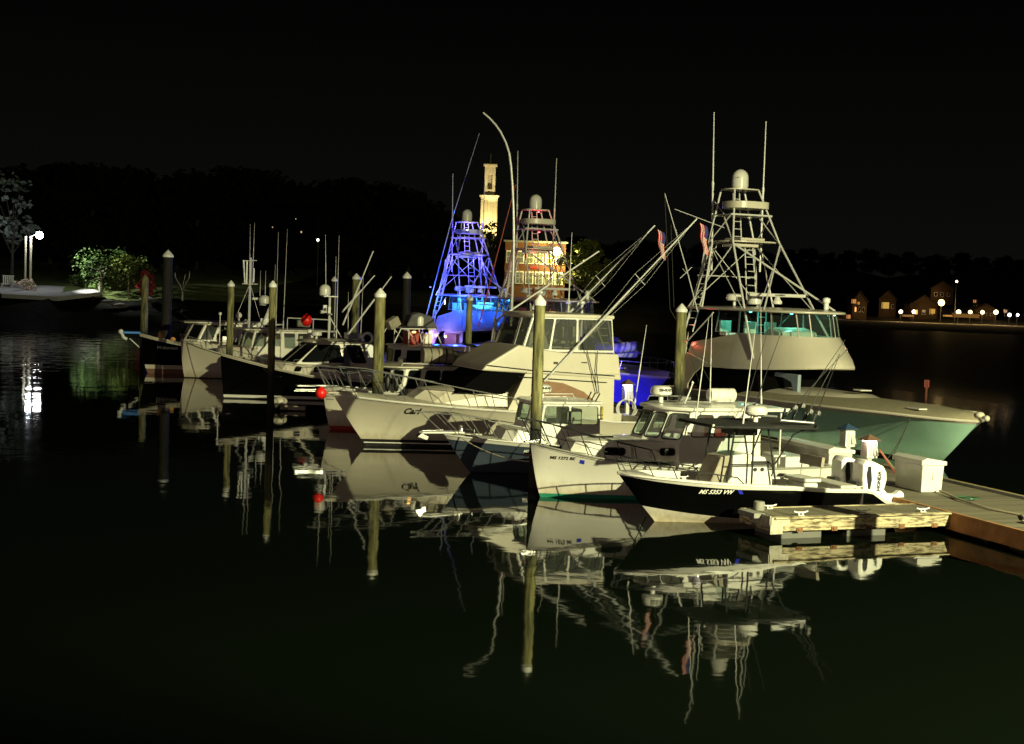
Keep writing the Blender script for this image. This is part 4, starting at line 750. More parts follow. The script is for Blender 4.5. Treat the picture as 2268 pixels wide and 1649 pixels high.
# ================================================================== sportfishing yachts with tuna towers, alongside the dock
SG = 'tuna tower sportfishing yachts along the far side of the main dock'
def sportfish(label, xy, tip, top_m, hullm, bodym, teal=None, pipe=ALUP, glass=TG, flat=None):
    r = thing('sportfishing_yacht', label, 'yacht', (xy[0], xy[1], 0), A2, SG)
    H = Hull(16.3, tip, 2.5, [(tip, 1.68), (tip - 1.5, 1.70), (-1, 1.72), (-3, 1.70), (-7, 1.64), (-10, 1.62), (-12, 1.58), (-16.3, 1.50)], tr=.9, wl=.80, fine=2.3, finew=1.2, flare=1.9, q=.95, tm=.48)
    H.build(r, hullm, [(.10, BLK, 'boot_stripe')], sheer_band=(lambda t: interp([(0, .11), (-5, .18), (-9, .34), (-16, .80)], H.xs(t)), GELC), rub=GELC, rubr=.05)
    H.deck(r, 0, H.tof(-10.2), mat('olive_nonskid', (.30, .27, .18), .75, scale=3, noise=.2), drop=.0, camber=.30, name='foredeck'); H.cap(r, H.tof(-10.2), 1, .25, GELC, .55, TEAK)
    # raised trunk on the foredeck
    rows = []
    for i in range(21):
        x = lerp(-3.6, -9.5, i / 20); hgt = .24 * min(1, i / 4) ; wd = lerp(.6, 1.5, min(1, i / 14)); z = H.z(H.tof(x)) + .18
        rows.append([(x, wd * u, z + hgt * (1 - abs(u) ** 4) + .0) for u in (1, .97, .85, .6, .3, 0, -.3, -.6, -.85, -.97, -1)])
    obj('trunk_cabin', MB().grid(rows), bodym, r, smooth=60)
    obj('deck_hatch', MB().box((-4.3, -.3, 2.26), (.5, .5, .05), 0).box((-.2, -.9, 1.93), (.7, .35, .06)), GEL, r, bevel=.02)
    # dark salon
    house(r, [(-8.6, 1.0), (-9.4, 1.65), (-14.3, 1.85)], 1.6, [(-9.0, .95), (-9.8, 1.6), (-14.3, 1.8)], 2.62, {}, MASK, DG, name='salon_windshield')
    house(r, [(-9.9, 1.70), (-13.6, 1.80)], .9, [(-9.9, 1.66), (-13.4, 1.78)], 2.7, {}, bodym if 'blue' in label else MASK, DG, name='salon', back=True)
    for s_ in (-1, 1): obj('salon_side', MB().prism([(-15.1, 3.1), (-13.2, 2.72), (-13.7, 2.55), (-14.4, 2.2), (-14.9, 1.75), (-15.0, 1.3), (-16.0, 1.3), (-15.5, 2.4)], s_ * 1.93 - .03, s_ * 1.93 + .03), bodym, r, bevel=.02)
    obj('fighting_chair', MB().tube([(-15.4, 0, .6), (-15.4, 0, 1.2)], .08, 8).box((-15.4, 0, 1.3), (.6, .6, .14)).box((-15.7, 0, 1.75), (.12, .6, .8)), GEL, r, bevel=.04)
    # flybridge body, lofted plan, bottom rim curves up to the tip
    out = [(-6.05, .03), (-6.35, .75), (-7.2, 1.35), (-8.6, 1.78), (-11, 1.95), (-15.2, 1.95)]
    topo = [(-7.35, .03), (-7.5, .7), (-8.1, 1.2), (-9.2, 1.52), (-11.3, 1.66), (-15.2, 1.70)]
    def ring(h, zf): return [(x, -y, zf(x)) for x, y in reversed(h)] + [(x, y, zf(x)) for x, y in h]
    zr = lambda x: interp([(-6.0, 2.98), (-8, 2.80), (-11, 2.66), (-15.3, 2.55)], x)
    def mid(k, bulge): return [(lerp(a[0], b[0], k), lerp(a[1], b[1], k) + bulge * (1 if a[1] > .1 else 0)) for a, b in zip(out, topo)]
    rings = [ring([(x - .5, max(.02, y - .35)) for x, y in out], lambda x: zr(x) - .03), ring([(x - .04, y) for x, y in out], lambda x: zr(x) - .04), ring(out, lambda x: zr(x) + .05), ring([(x - .05, y - .01) for x, y in out], lambda x: zr(x) + .14)]
    for k in (.2, .4, .6, .8, 1.0): rings.append(ring(mid(k, .03 * (1 - k)), lambda x, k=k: lerp(zr(x) + .14, interp([(-7, 4.12), (-11.5, 4.08), (-13.6, 3.9), (-15.2, 3.55)], x), k)))
    fbm = MB()
    for a in rings: fbm.v += a
    n = len(rings[0])
    for i in range(len(rings) - 1):
        for j in range(n - 1): q = i * n + j; fbm.f.append((q, q + 1, q + 1 + n, q + n))
        fbm.f.append((i * n + n - 1, i * n, i * n + n, i * n + 2 * n - 1))
    fbm.f.append(tuple(range(n))[::-1])
    body = obj('flybridge', fbm, bodym, r, smooth=50)
    obj('flybridge_floor', MB().slab([(-7.6, -.6), (-8.2, -1.15), (-11.3, -1.6), (-15.1, -1.62), (-15.1, 1.62), (-11.3, 1.6), (-8.2, 1.15), (-7.6, .6)], 3.3, 3.36), DECK, r)
    obj('brand_recess', MB().add([(-7.62, -.62, 4.06), (-8.2, -1.16, 4.05), (-8.1, -1.20, 3.93), (-7.5, -.66, 3.94)], [(0, 1, 2, 3)]), BLK, body)
    # windows of the bridge
    wb = [(-7.45, .55), (-7.75, .95), (-9.0, 1.42), (-11.4, 1.60), (-13.3, 1.62)]; wt = [(-7.75, .55), (-8.05, .95), (-9.2, 1.40), (-11.4, 1.56), (-13.1, 1.58)]
    house(r, wb, 4.08, wt, 5.04, {0: [(.02, .98, .03, .97)], 1: [(.04, .96, .03, .97)], 2: [(.03, .97, .03, .97)], 3: [(.02, .98, .03, .97)], 4: [(.02, .98, .03, .97)], -1: [(.04, .96, .03, .97)], -2: [(.03, .97, .03, .97)], -3: [(.02, .98, .03, .97)], -4: [(.02, .98, .03, .97)]}, GEL, glass, name='bridge_windows', r=.03, fr=0, back=False, solid=.04)
    roof(r, [(-7.6, .6), (-7.95, 1.1), (-9.1, 1.55), (-11.5, 1.72), (-15.3, 1.75)], 5.12, .12, .10, .10, bodym, name='bridge_hardtop')
    obj('helm_console', MB().prism([(-9.2, 3.3), (-9.3, 4.25), (-10.2, 4.42), (-10.5, 4.2), (-10.5, 3.3)], -.9, .9), GEL, r, bevel=.08)
    for i, (x, y) in enumerate(((-12.0, -.5), (-12.0, .5), (-13.4, -.9))): obj('helm_chair', MB().box((x, y, 4.0), (.55, .55, .14)).box((x - .3, y, 4.32), (.12, .55, .5)).tube([(x, y, 3.4), (x, y, 3.95)], .05, 8), GEL, r, bevel=.05)
    # tower
    P = .047; T = MB(); Z1, Z2, Z3 = 7.95, 9.15, 10.25
    c1 = {(1, 1): (-12.9, 1.15), (1, -1): (-12.9, -1.15), (-1, 1): (-15.0, 1.15), (-1, -1): (-15.0, -1.15)}
    c3 = {(1, 1): (-13.9, .6), (1, -1): (-13.9, -.6), (-1, 1): (-15.1, .6), (-1, -1): (-15.1, -.6)}
    T.tube([(-7.6, .8, 3.35), (c1[1, 1][0], 1.15, Z1)], P, 8); T.tube([(-9.7, -1.84, 3.12), (c1[1, -1][0], -1.15, Z1)], P, 8)
    T.tube([(-9.0, 1.5, 5.15), (-12.9, -1.1, Z1 - .1)], P * .9, 8)
    T.tube([(-9.4, -1.6, 5.15), (-12.8, 1.1, Z1 - .1)], P * .8, 8)
    for s in (1, -1):
        T.tube([(-15.9, s * 2.05, 1.5), (-15.5, s * 1.85, 4.2), (-15.0, s * 1.15, Z1)], P, 8); T.tube([(-14.2, s * 1.8, 5.1), (-14.6, s * 1.2, Z1)], P * .9, 8)
        T.tube([(-15.6, s * 1.95, 3.3), (-13.0, s * 1.9, 4.9)], P * .7, 7); T.tube([(-15.45, s * 1.8, 5.1), (-12.9, s * 1.2, Z1 - .2)], P * .7, 7)
        T.tube([(-12.9, s * 1.15, Z1), (-13.9, s * .6, Z3)], P * .9, 8); T.tube([(-15.0, s * 1.15, Z1), (-15.1, s * .6, Z3)], P * .9, 8)
        T.tube([(-12.9, s * 1.15, Z1), (-14.2, s * .9, Z2 - .1)], P * .8, 7)
        T.tube([(-15.9, s * 2.05, 1.5), (-15.3, s * 1.9, 3.0)], P, 7)
    T.tube([(-11.0, -1.7, 5.15), (-15.0, -1.15, Z1)], P * .45, 6); T.tube([(-11.0, 1.7, 5.15), (-15.0, 1.15, Z1)], P * .45, 6); T.tube([(-15.4, -1.8, 5.15), (-15.0, 1.15, Z1)], P * .45, 6); T.tube([(-15.4, 1.8, 5.15), (-15.0, -1.15, Z1)], P * .45, 6); T.tube([(-15.25, -1.5, 6.5), (-15.25, 1.5, 6.5)], P * .55, 6); T.tube([(-15.0, -1.15, Z1), (-13.4, -1.0, Z2)], P * .55, 6); T.tube([(-15.0, 1.15, Z1), (-13.4, 1.0, Z2)], P * .55, 6)
    T.tube([(-13.4, 1.0, Z2), (-13.4, -1.0, Z2), (-15.1, -1.0, Z2), (-15.1, 1.0, Z2), (-13.4, 1.0, Z2)], P * .8, 7)
    T.tube([(-13.1, 1.2, 8.0 - .5), (-13.1, 1.2, 7.1)], P * .45, 6); T.tube([(-15.1, -1.3, 7.6), (-15.15, -1.35, 6.9)], P * .8, 6)
    obj('tower_frame', T, pipe, r)
    Ld = MB()
    for (xa, ya, xb, yb, z0, z1, wv) in ((-13.3, -.1, -13.7, -.1, 5.2, Z1, (0, .5, 0)), (-15.55, -1.85, -15.05, -1.0, 4.0, Z1, (.42, .15, 0)), (-15.0, .1, -15.05, 0, Z1, Z3, (0, .4, 0)), (-15.9, -2.05, -15.6, -1.9, 1.6, 4.0, (.4, .1, 0)), (-13.6, .6, -13.3, .5, 3.4, 5.1, (0, .5, 0))):
        a0, a1 = Vector((xa, ya, z0)), Vector((xb, yb, z1)); wv = Vector(wv); Ld.tube([a0, a1], .03, 6); Ld.tube([a0 + wv, a1 + wv * .75], .03, 6); K = max(3, int((z1 - z0) / .3))
        for k in range(1, K): p = a0.lerp(a1, k / K); q = (a0 + wv).lerp(a1 + wv * .75, k / K); Ld.tube([p, q], .018, 5)
    obj('tower_ladder', Ld, pipe, r)
    plat = lambda nm, cx, z, lx, ly, th=.07: obj(nm, MB().slab([(cx + lx * math.cos(a) * (abs(math.cos(a)) ** -.35 if abs(math.cos(a)) > .1 else 1) * .86, ly * math.sin(a) * (abs(math.sin(a)) ** -.35 if abs(math.sin(a)) > .1 else 1) * .86) for a in [2 * PI * i / 28 for i in range(28)]], z, z + th), top_m, r, bevel=.02)
    plat('lower_platform', -13.9, Z1, 1.35, 1.45); obj('platform_lip', MB().box((-13.9, 0, Z1 + .15), (1.4, 1.2, .12)).box((-13.9, -.2, Z1 - .12), (1.1, 1.2, .14)), top_m, r, bevel=.04)
    plat('sun_shade', -13.95, Z2 + .28, .95, 1.1, .30); plat('middle_platform', -14.6, Z2, .8, .85, .05); plat('top_platform', -14.45, Z3, .85, .9, .06)
    tvdome(r, (-14.5, 0, Z3 + .08), .36, .86)
    if 'teal' in label: flat_text('lettering', 'Intellian', .12, (-14.25, -.401, Z3 + .5), (1, 0, 0), (0, 0, 1), NUM, r)
    radome(r, (-13.0, -.9, 5.42), .38, .32, foot=.2); array(r, (-10.7, -.2, 5.35), 2.3, .25 + PI * .5 - .9, 'GARMIN' if 'teal' in label else None)
    tvdome(r, (-12.0, -.5, 5.3), .3, .5, name='sonar_dome'); obj('search_light', MB().lathe([(.1, 0), (.1, .25), (.15, .3), (.15, .45), (.05, .5)], (-8.9, 1.0, 5.2), 12), WHP, r)
    # vertical outriggers and antennas
    for y, x, a, z1 in ((-.62, -15.6, -.10, 13.75), (1.25, -14.6, .1, 13.4)):
        p0, p1 = Vector((x, y, Z1 - 1.2)), Vector((x - .2, y + a, z1)); obj('tower_antenna', MB().tube([p0, p0.lerp(p1, .54)], .045, 8).tube([p0.lerp(p1, .545), p1], .035, 8, r2=.02).tube([p0.lerp(p1, .53), p0.lerp(p1, .56)], .055, 8), ALUP, r)
        T2 = MB().tube([p0.lerp(p1, .17), (x + .6, y * .75, Z1)], .02, 5).tube([p0.lerp(p1, .45), (x + .6, y * .6, Z2)], .02, 5); obj('antenna_bracket', T2, pipe, r)
    return r, H
def rl(root, kind, p, watts, col, radius=.08, name='led_lamp'):
    """a real lamp fitting on the boat: small glowing lens plus its light"""
    wp = tow(root, p); lamp(name + '_light', 'POINT', wp + Vector((0, 0, -.12)), watts, col, radius)
    obj(name, MB().lathe([(.05, -.03), (.07, 0), (.04, .03)], p, 10), em('led_%d_%d_%d' % tuple(int(c * 9) for c in col), col, 6), root)
s1, H1 = sportfish('nearest tuna tower yacht with a teal green hull, bow pointing right toward the dock boxes', (15.02, 50.23), 2.0, GELC, HULLT, HULLC)
obj('anchor', MB().tube([(2.35, 0, 1.85), (1.6, .05, 1.9), (.6, .1, 1.95)], .05, 7).ball((2.0, 0, 1.9), .16, 10, .7).ball((2.35, 0, 1.82), .10, 10).box((1.3, .1, 1.93), (.5, .25, .12)), GELC, s1)
rl(s1, 'P', (-10.2, .2, 4.98), 30, (.22, 1, .75)); rl(s1, 'P', (-12.8, -.2, 4.98), 34, (.15, 1, .78))
rl(s1, 'P', (-15.7, -2.1, 3.75), 22, (1, .10, .06), name='side_light'); 
obj('davit', MB().prism([(-7.4, 1.75), (-7.4, 2.62), (-9.1, 2.62), (-9.15, 2.45), (-8.5, 2.44), (-7.9, 2.3), (-7.6, 1.75)], -1.15, -1.0), mat('davit_blue', (.25, .32, .38), .4), s1, bevel=.02)
s2, H2 = sportfish('red lit tuna tower yacht moored behind the cream yacht, with a dinghy on its foredeck', (6.35, 71.2), 3.0, GELC, mat('gelcoat_royal', (.20, .20, .55), .25), mat('gelcoat_rose', (.42, .37, .34), .35), glass=VG)
hullrail(s2, H2, 1.6, -6, .62, r=.022, posts=6, inset=.2, fwd=.2)
rl(s2, 'P', (-14.0, 0, 10.15), 22, (1, .12, .12)); rl(s2, 'P', (-13.4, -.6, 7.75), 26, (1, .10, .08)); rl(s2, 'P', (-12.5, 0, 4.9), 16, (1, .15, .12)); rl(s2, 'P', (-14.3, .2, 9.0), 10, (1, .15, .2))
s3, H3 = sportfish('blue and violet lit tuna tower yacht farthest back, left of the church tower', (1.75, 89.3), 2.0, GEL, GELR, GELR, glass=VG)
for p, wt, c in (((-14.3, 0, 10.1), 30, (.13, .10, 1)), ((-14.0, -.3, 8.9), 26, (.15, .11, 1)), ((-13.9, -.8, 7.7), 34, (.12, .10, 1)), ((-13.9, .8, 7.7), 26, (.10, .09, 1)), ((-15.3, -2.3, 5.6), 42, (.08, .10, 1)), ((-10.0, -2.2, 5.6), 42, (.06, .10, 1)), ((-9.5, -.5, 4.9), 70, (.02, .22, 1)), ((-12.4, -.2, 4.9), 80, (.02, .25, 1)), ((-14.2, .2, 4.9), 40, (.02, .25, 1)), ((-15.6, -2.4, 2.3), 14, (.40, .2, 1)), ((-12.2, -3.2, 2.2), 22, (.45, .3, 1))): rl(s3, 'P', p, wt * 9, c)
for p, wt in (((-8.6, -2.6, 4.9), 260), ((-11.2, -3.1, 4.9), 300), ((-14.0, -3.1, 4.9), 260), ((-6.6, -.6, 4.9), 160)): lamp('added_bridge_wash', 'POINT', tow(s3, p), wt * .8, (.012, .115, 1), .15)  # added lights without fittings, beside the boat, to deepen the flybridge blue
obj('led_strip', MB().box((-11.0, .3, 4.62), (3.0, .06, .12)).box((-9.4, -.5, 4.45), (.06, 1.4, .1)), em('cyan_strip', (.1, .65, 1), 5), s3)
obj('window_strip', MB().box((-13.9, -1.66, 4.6), (.08, .04, .34)), em('white_blue', (.6, .75, 1), 6), s3)
obj('salon_window', MB().prism([(-10.7, 1.65), (-10.7, 2.42), (-13.1, 2.42), (-13.1, 1.65)], -1.86, -1.83), em('amber_room', (.30, .06, .01), .35), s3)
obj('room_lamp', MB().ball((-12.8, -1.90, 2.2), .09, 10), em('warm_room', (1, .5, .15), 7), s3)
lamp('added_hull_light', 'SPOT', tow(s2, (-.5, -5.6, 1.1)), 1900, (.085, .06, 1), .1, tow(s2, (-1.2, 0, 1.3)), 130, .6)  # added light above the dock, no fitting, turns the bow blue
lamp('added_hull_light', 'POINT', tow(s3, (-7.5, -3.6, 1.4)), 50, (.2, .1, 1), .1)  # added light above the water, no fitting, violet on the hull side
obj('outrigger', MB().tube([(-14.2, -2.0, 4.9), (-13.44, -3.0, 6.6), (-12.9, -4.5, 9.8)], .028, 7, r2=.016).tube([(-13.1, -3.4, 6.7), (-13.8, -2.7, 6.4)], .014, 5).tube([(-13.5, -3.3, 6.3), (-13.4, -2.8, 6.8)], .014, 5).tube([(-12.5, -4.1, 8.3), (-13.1, -3.7, 8.0)], .014, 5), ALUP, s1)
obj('outrigger_line', MB().tube([(-12.9, -4.5, 9.8), (-12.2, -4.4, 5), (-12.0, -2.4, 1.9)], .010, 5).tube([(-12.8, -4.2, 8.5), (-12.6, -4.0, 5), (-12.9, -2.4, 1.7)], .010, 5), ROPED, s1)
obj('radio_boom', MB().tube([(-14.8, -3.0, 9.3), (-13.6, -1.2, 8.55)], .016, 6), ALUP, s1)
obj('red_outrigger', MB().tube([(-16.8, -2.4, 2.1), (-10.9, -2.4, 10.1), (-5.9, -2.4, 15.6)], .045, 7, r2=.012), ALUP, s3)
obj('red_outrigger', MB().tube([(-16.9, -2.4, 3.4), (-11.7, -2.4, 11.45)], .04, 7, r2=.02), mat('red_pipe', (.5, .12, .10), .4), s2)
whip(cb, (-7.86, -1, 4.8), (-7.89, -1, 7.76), .022); obj('mushroom_antenna', MB().tube([(-8.5, -1.2, 3.9), (-8.5, -1.2, 5.1)], .05, 8).lathe([(.05, 0), (.11, .06), (.10, .14), (.02, .16)], (-8.5, -1.2, 5.08), 12), ALUP, cb)
obj('outrigger', MB().tube([(-5.38, -2, 4.4), (-7.4, -2, 5.75), (-9.48, -2, 7.14)], .035, 7, r2=.026).tube([(-5.1, -1.7, 2.2), (-5.38, -2, 4.4)], .03, 7), ALUP, cb)
pp = [at(x, y, 73.0) for x, y in ((1131, 723), (1133, 690), (1135, 640), (1137, 590), (1138, 545), (1138, 500), (1137, 455), (1135, 410), (1132, 370), (1128, 340), (1120, 315), (1109, 293), (1097, 276), (1084, 262), (1070, 250))]
inv = (Matrix.Translation(s2.location) @ Matrix.Rotation(A2, 4, 'Z')).inverted()
obj('bent_outrigger', MB().tube([inv @ p for p in pp], .078, 9, r2=.045), ALUP, s2)
# dinghy on the foredeck
dg = thing('inflatable_dinghy', 'small inflatable dinghy sitting on the foredeck of the red lit yacht', 'dinghy', tow(s2, (-1.9, -.1, 2.45)), A2 - .1)
tb = [(-1.5, .62, .3), (.3, .66, .3), (1.0, .5, .38), (1.45, 0, .5), (1.0, -.5, .38), (.3, -.66, .3), (-1.5, -.62, .3)]
obj('tube', MB().tube(tb, .24, 12), mat('dinghy_grey', (.3, .3, .32), .5), dg); obj('hull', MB().prism([(-1.5, .1), (-1.5, .3), (1.2, .45), (.6, -.05), (-1.3, -.15)], -.5, .5), GEL, dg, bevel=.08)
dg.scale = (1.12, 1.1, 1.15); lamp('added_dinghy_light', 'POINT', tow(s2, (-2.5, -2.1, 2.5)), 16, (.22, .15, 1), .1)  # added light without a fitting, gives the dinghy its violet tint
obj('outboard', MB().box((-1.7, 0, .65), (.35, .3, .45)).box((-1.75, 0, .2), (.12, .1, .6)), BLK, dg, bevel=.06); obj('cover', MB().prism([(-1.3, .45), (-.6, .85), (.4, .85), (1.1, .55), (.3, .4)], -.5, .5), GRYC, dg, bevel=.15)
# ================================================================== water
def water_mat():
    M = bpy.data.materials.new('harbour_water'); M.use_nodes = True; n = M.node_tree; b = n.nodes['Principled BSDF']
    b.inputs['Base Color'].default_value = (.0024, .0042, .0024, 1); b.inputs['Roughness'].default_value = .015; b.inputs['IOR'].default_value = 1.33
    t = n.nodes.new('ShaderNodeTexCoord'); prev = None
    for sc_, st, dist, mpx in ((.55, .10, .05, (1, .8, 1)), (2.3, .17, .007, (.9, 1, 1)), (.07, .6, .0, (1, 1, 1))):
        if dist == 0: continue
        mp = n.nodes.new('ShaderNodeMapping'); mp.inputs['Scale'].default_value = mpx; nz = n.nodes.new('ShaderNodeTexNoise'); nz.inputs['Scale'].default_value = sc_; nz.inputs['Detail'].default_value = 2.0; nz.inputs['Roughness'].default_value = .45
        n.links.new(t.outputs['Object'], mp.inputs[0]); n.links.new(mp.outputs[0], nz.inputs['Vector'])
        bp = n.nodes.new('ShaderNodeBump'); bp.inputs['Strength'].default_value = 1.0; bp.inputs['Distance'].default_value = dist * WAVE
        sl_x = n.nodes.new('ShaderNodeSeparateXYZ'); n.links.new(t.outputs['Object'], sl_x.inputs[0]); ml = n.nodes.new('ShaderNodeMapRange'); ml.inputs[1].default_value = -20; ml.inputs[2].default_value = -30; ml.inputs[3].default_value = dist * WAVE; ml.inputs[4].default_value = dist * WAVE * 4.5; n.links.new(sl_x.outputs[0], ml.inputs[0]); n.links.new(ml.outputs[0], bp.inputs['Distance'])
        n.links.new(nz.outputs[0], bp.inputs['Height'])
        if prev: n.links.new(prev.outputs[0], bp.inputs['Normal'])
        prev = bp
    n.links.new(prev.outputs[0], b.inputs['Normal'])
    # the open channel to the far right is wind ruffled, the basin is calm
    sx = n.nodes.new('ShaderNodeSeparateXYZ'); n.links.new(t.outputs['Object'], sx.inputs[0])
    a = n.nodes.new('ShaderNodeMapRange'); a.inputs[1].default_value = 14; a.inputs[2].default_value = 34; n.links.new(sx.outputs[0], a.inputs[0])
    c = n.nodes.new('ShaderNodeMapRange'); c.inputs[1].default_value = 55; c.inputs[2].default_value = 100; n.links.new(sx.outputs[1], c.inputs[0])
    mu = n.nodes.new('ShaderNodeMath'); mu.operation = 'MULTIPLY'; n.links.new(a.outputs[0], mu.inputs[0]); n.links.new(c.outputs[0], mu.inputs[1])
    rr = n.nodes.new('ShaderNodeMapRange'); rr.inputs[3].default_value = .03; rr.inputs[4].default_value = .55; n.links.new(mu.outputs[0], rr.inputs[0]); n.links.new(rr.outputs[0], b.inputs['Roughness']); return M
WAVE = .18
obj('water', MB().add([(-900, -60, 0), (900, -60, 0), (900, 1500, 0), (-900, 1500, 0)], [(0, 1, 2, 3)]), water_mat(), kind='structure')
obj('sea_bed', MB().add([(-900, -60, -6), (900, -60, -6), (900, 1500, -6), (-900, 1500, -6)], [(0, 1, 2, 3)]), mat('mud', (.03, .03, .02), .9), kind='structure')
# ================================================================== floating docks
DA = math.atan2(13.74, -4.51); dd = Vector((math.cos(DA), math.sin(DA), 0)); dl = Vector((-dd.y, dd.x, 0))   # along, and to the left of it
D0 = Vector((9.11, 51.64, 0)); DW = 3.6
dock = thing('main_dock', 'long wide floating dock running from right foreground back between the boats', 'dock', (0, 0, 0))
P0, P1 = D0 - dd * 30, D0 + dd * 62
def rect(a, b, wv, z0, z1): return MB().slab([(a.x, a.y), (b.x, b.y), (b.x + wv.x, b.y + wv.y), (a.x + wv.x, a.y + wv.y)], z0, z1)
obj('decking', rect(P0, P1, dl * DW, .46, .52), boards('main_dock_boards', DA, .145, (.20, .18, .12)), dock)
yel = mat('yellow_edge', (.36, .25, .04), .7, noise=.3, scale=6); brn = mat('dock_side_timber', (.50, .24, .08), .8, scale=3, noise=.4, bump=.3)
obj('edge_board', rect(P0 - dl * .10, P1 - dl * .10, dl * .10, .12, .58), yel, dock); obj('side_board', rect(P0 + dl * DW, P1 + dl * DW, dl * .09, .10, .53), brn, dock)
obj('curb', rect(P0 + dl * .08, P1 + dl * .08, dl * .10, .525, .60), GREYD, dock)
fl = MB()
for k in range(0, 30): c = P0 + dd * (1.5 + 3 * k) + dl * DW * .5; fl.box((c.x, c.y, -.05), (2.2, DW - .4, .4), DA)
obj('float', fl, BLK, dock)
# near finger
def finger(a, ang, ln, wd, lb, side=WOOD, grp='finger docks between the boats'):
    f = thing('finger_dock', lb, 'dock', (a[0], a[1], 0), ang, grp)   # local x along, y>0 = away to the left
    obj('decking', MB().slab([(.06, .06), (ln, .06), (ln, wd - .06), (.06, wd - .06)], .46, .51), PLANKF, f)
    obj('side_board', MB().box((ln / 2, .03, .36), (ln, .06, .34)).box((ln / 2, wd - .03, .36), (ln, .06, .34)).box((.03, wd / 2, .36), (.06, wd - .13, .34)), side, f, bevel=.008)
    mb = MB()
    for k in range(int(ln / 1.75)): mb.box((.9 + 1.8 * k, wd / 2, -.02), (1.1, wd - .25, .36))
    obj('float', mb, mat('float_plastic', (.10, .10, .09), .6), f, bevel=.03)
    for k in range(3): cleat(f, (.9 + k * (ln - 1.6) / 2, .2, .515), 0, 1.0)
    cleat(f, (.7, wd - .2, .515), 0, 1.0)
    return f
fd = finger((6.09, 32.98), math.radians(21.6), 5.05, 1.45, 'nearest finger dock of weathered planks, with dark patched sides')
obj('corner_bracket', MB().box((.22, -.012, .42), (.5, .03, .20)).box((-.035, .4, .42), (.04, .8, .26)).box((.12, -.02, .24), (.34, .02, .22)), mat('galvanized', (.45, .42, .34), .6, metal=.2, scale=8, noise=.4), fd, bevel=.006)
for k in range(5): obj('bolt_plate', MB().box((.75 + .95 * k, -.012, .22), (.16, .03, .10)).tube([(.72 + .95 * k, -.02, .22), (.72 + .95 * k, -.045, .22)], .018, 6), mat('rusty_iron', (.22, .10, .04), .8, noise=.5, scale=12), fd, bevel=.004)
obj('top_plank', MB().box((2.55, -.03, .505), (5.0, .10, .035)), WOOD, fd, bevel=.006)
obj('pile_guide', MB().box((-.10, .75, .50), (.30, .75, .12)).tube([(.35, 1.15, .5), (.35, 1.15, .72)], .13, 14), GREYD, fd, bevel=.02)
for xy, ln, lb in (((7.45 - 7.6, 39.8), 6.2, 'finger dock mostly hidden between the white hardtop and the blue boat'), ((-1.4, 46.9), 7.6, 'finger dock hidden behind the small blue boat'), ((-5.2, 58.4), 8.2, 'finger dock hidden behind the cabin cruiser'), ((-9, 67.5), 8.5, 'finger dock hidden beside the long black cruiser')):
    finger((xy[0] + 2.6, xy[1] + 1.5), math.radians(21.6), ln, 1.2, lb, BRNP)
# ---- dock boxes
def dockbox(c, ln, wd, h, rz, lb, m_=GEL):
    b = thing('dock_box', lb, 'dock box', (c[0], c[1], .525), rz, 'storage boxes on the dock')
    mb = MB(); k = .93; vs = [(-ln / 2 * k, -wd / 2 * k, 0), (ln / 2 * k, -wd / 2 * k, 0), (ln / 2 * k, wd / 2 * k, 0), (-ln / 2 * k, wd / 2 * k, 0), (-ln / 2, -wd / 2, h), (ln / 2, -wd / 2, h), (ln / 2, wd / 2, h), (-ln / 2, wd / 2, h)]
    obj('body', mb.add(vs, [(3, 2, 1, 0), (4, 5, 6, 7), (0, 1, 5, 4), (1, 2, 6, 5), (2, 3, 7, 6), (3, 0, 4, 7)]), m_, b, bevel=.03)
    L2, W2 = ln / 2 + .04, wd / 2 + .05
    obj('lid', MB().add([(-L2, -W2, h - .05), (L2, -W2, h - .05), (L2, W2, h - .05), (-L2, W2, h - .05), (-L2, -W2, h + .06), (L2, -W2, h + .06), (L2, W2 * .6, h + .15), (-L2, W2 * .6, h + .15), (L2, W2, h + .08), (-L2, W2, h + .08)], [(3, 2, 1, 0), (4, 5, 6, 7), (7, 6, 8, 9), (0, 1, 5, 4), (1, 2, 8, 6, 5), (2, 3, 9, 8), (3, 0, 4, 7, 9)]), m_, b, bevel=.02)
    obj('latch', MB().box((-ln / 2 * .965, 0, h * .62), (.02, .03, .3)).box((0, -wd / 2 * .985, h * .6), (.05, .03, .25)), mat('latch_grey', (.3, .28, .24), .5), b)
    return b
DAl = DA
bxc = Vector((11.12, 39.0, 0))
dockbox(bxc, 1.35, .68, .78, DAl, 'pale storage box standing at the near end of the dock below the yacht bow')
dockbox((9.15, 43.1), 3.0, .78, .66, DAl, 'very long low storage box on the dock behind the two power pedestals')
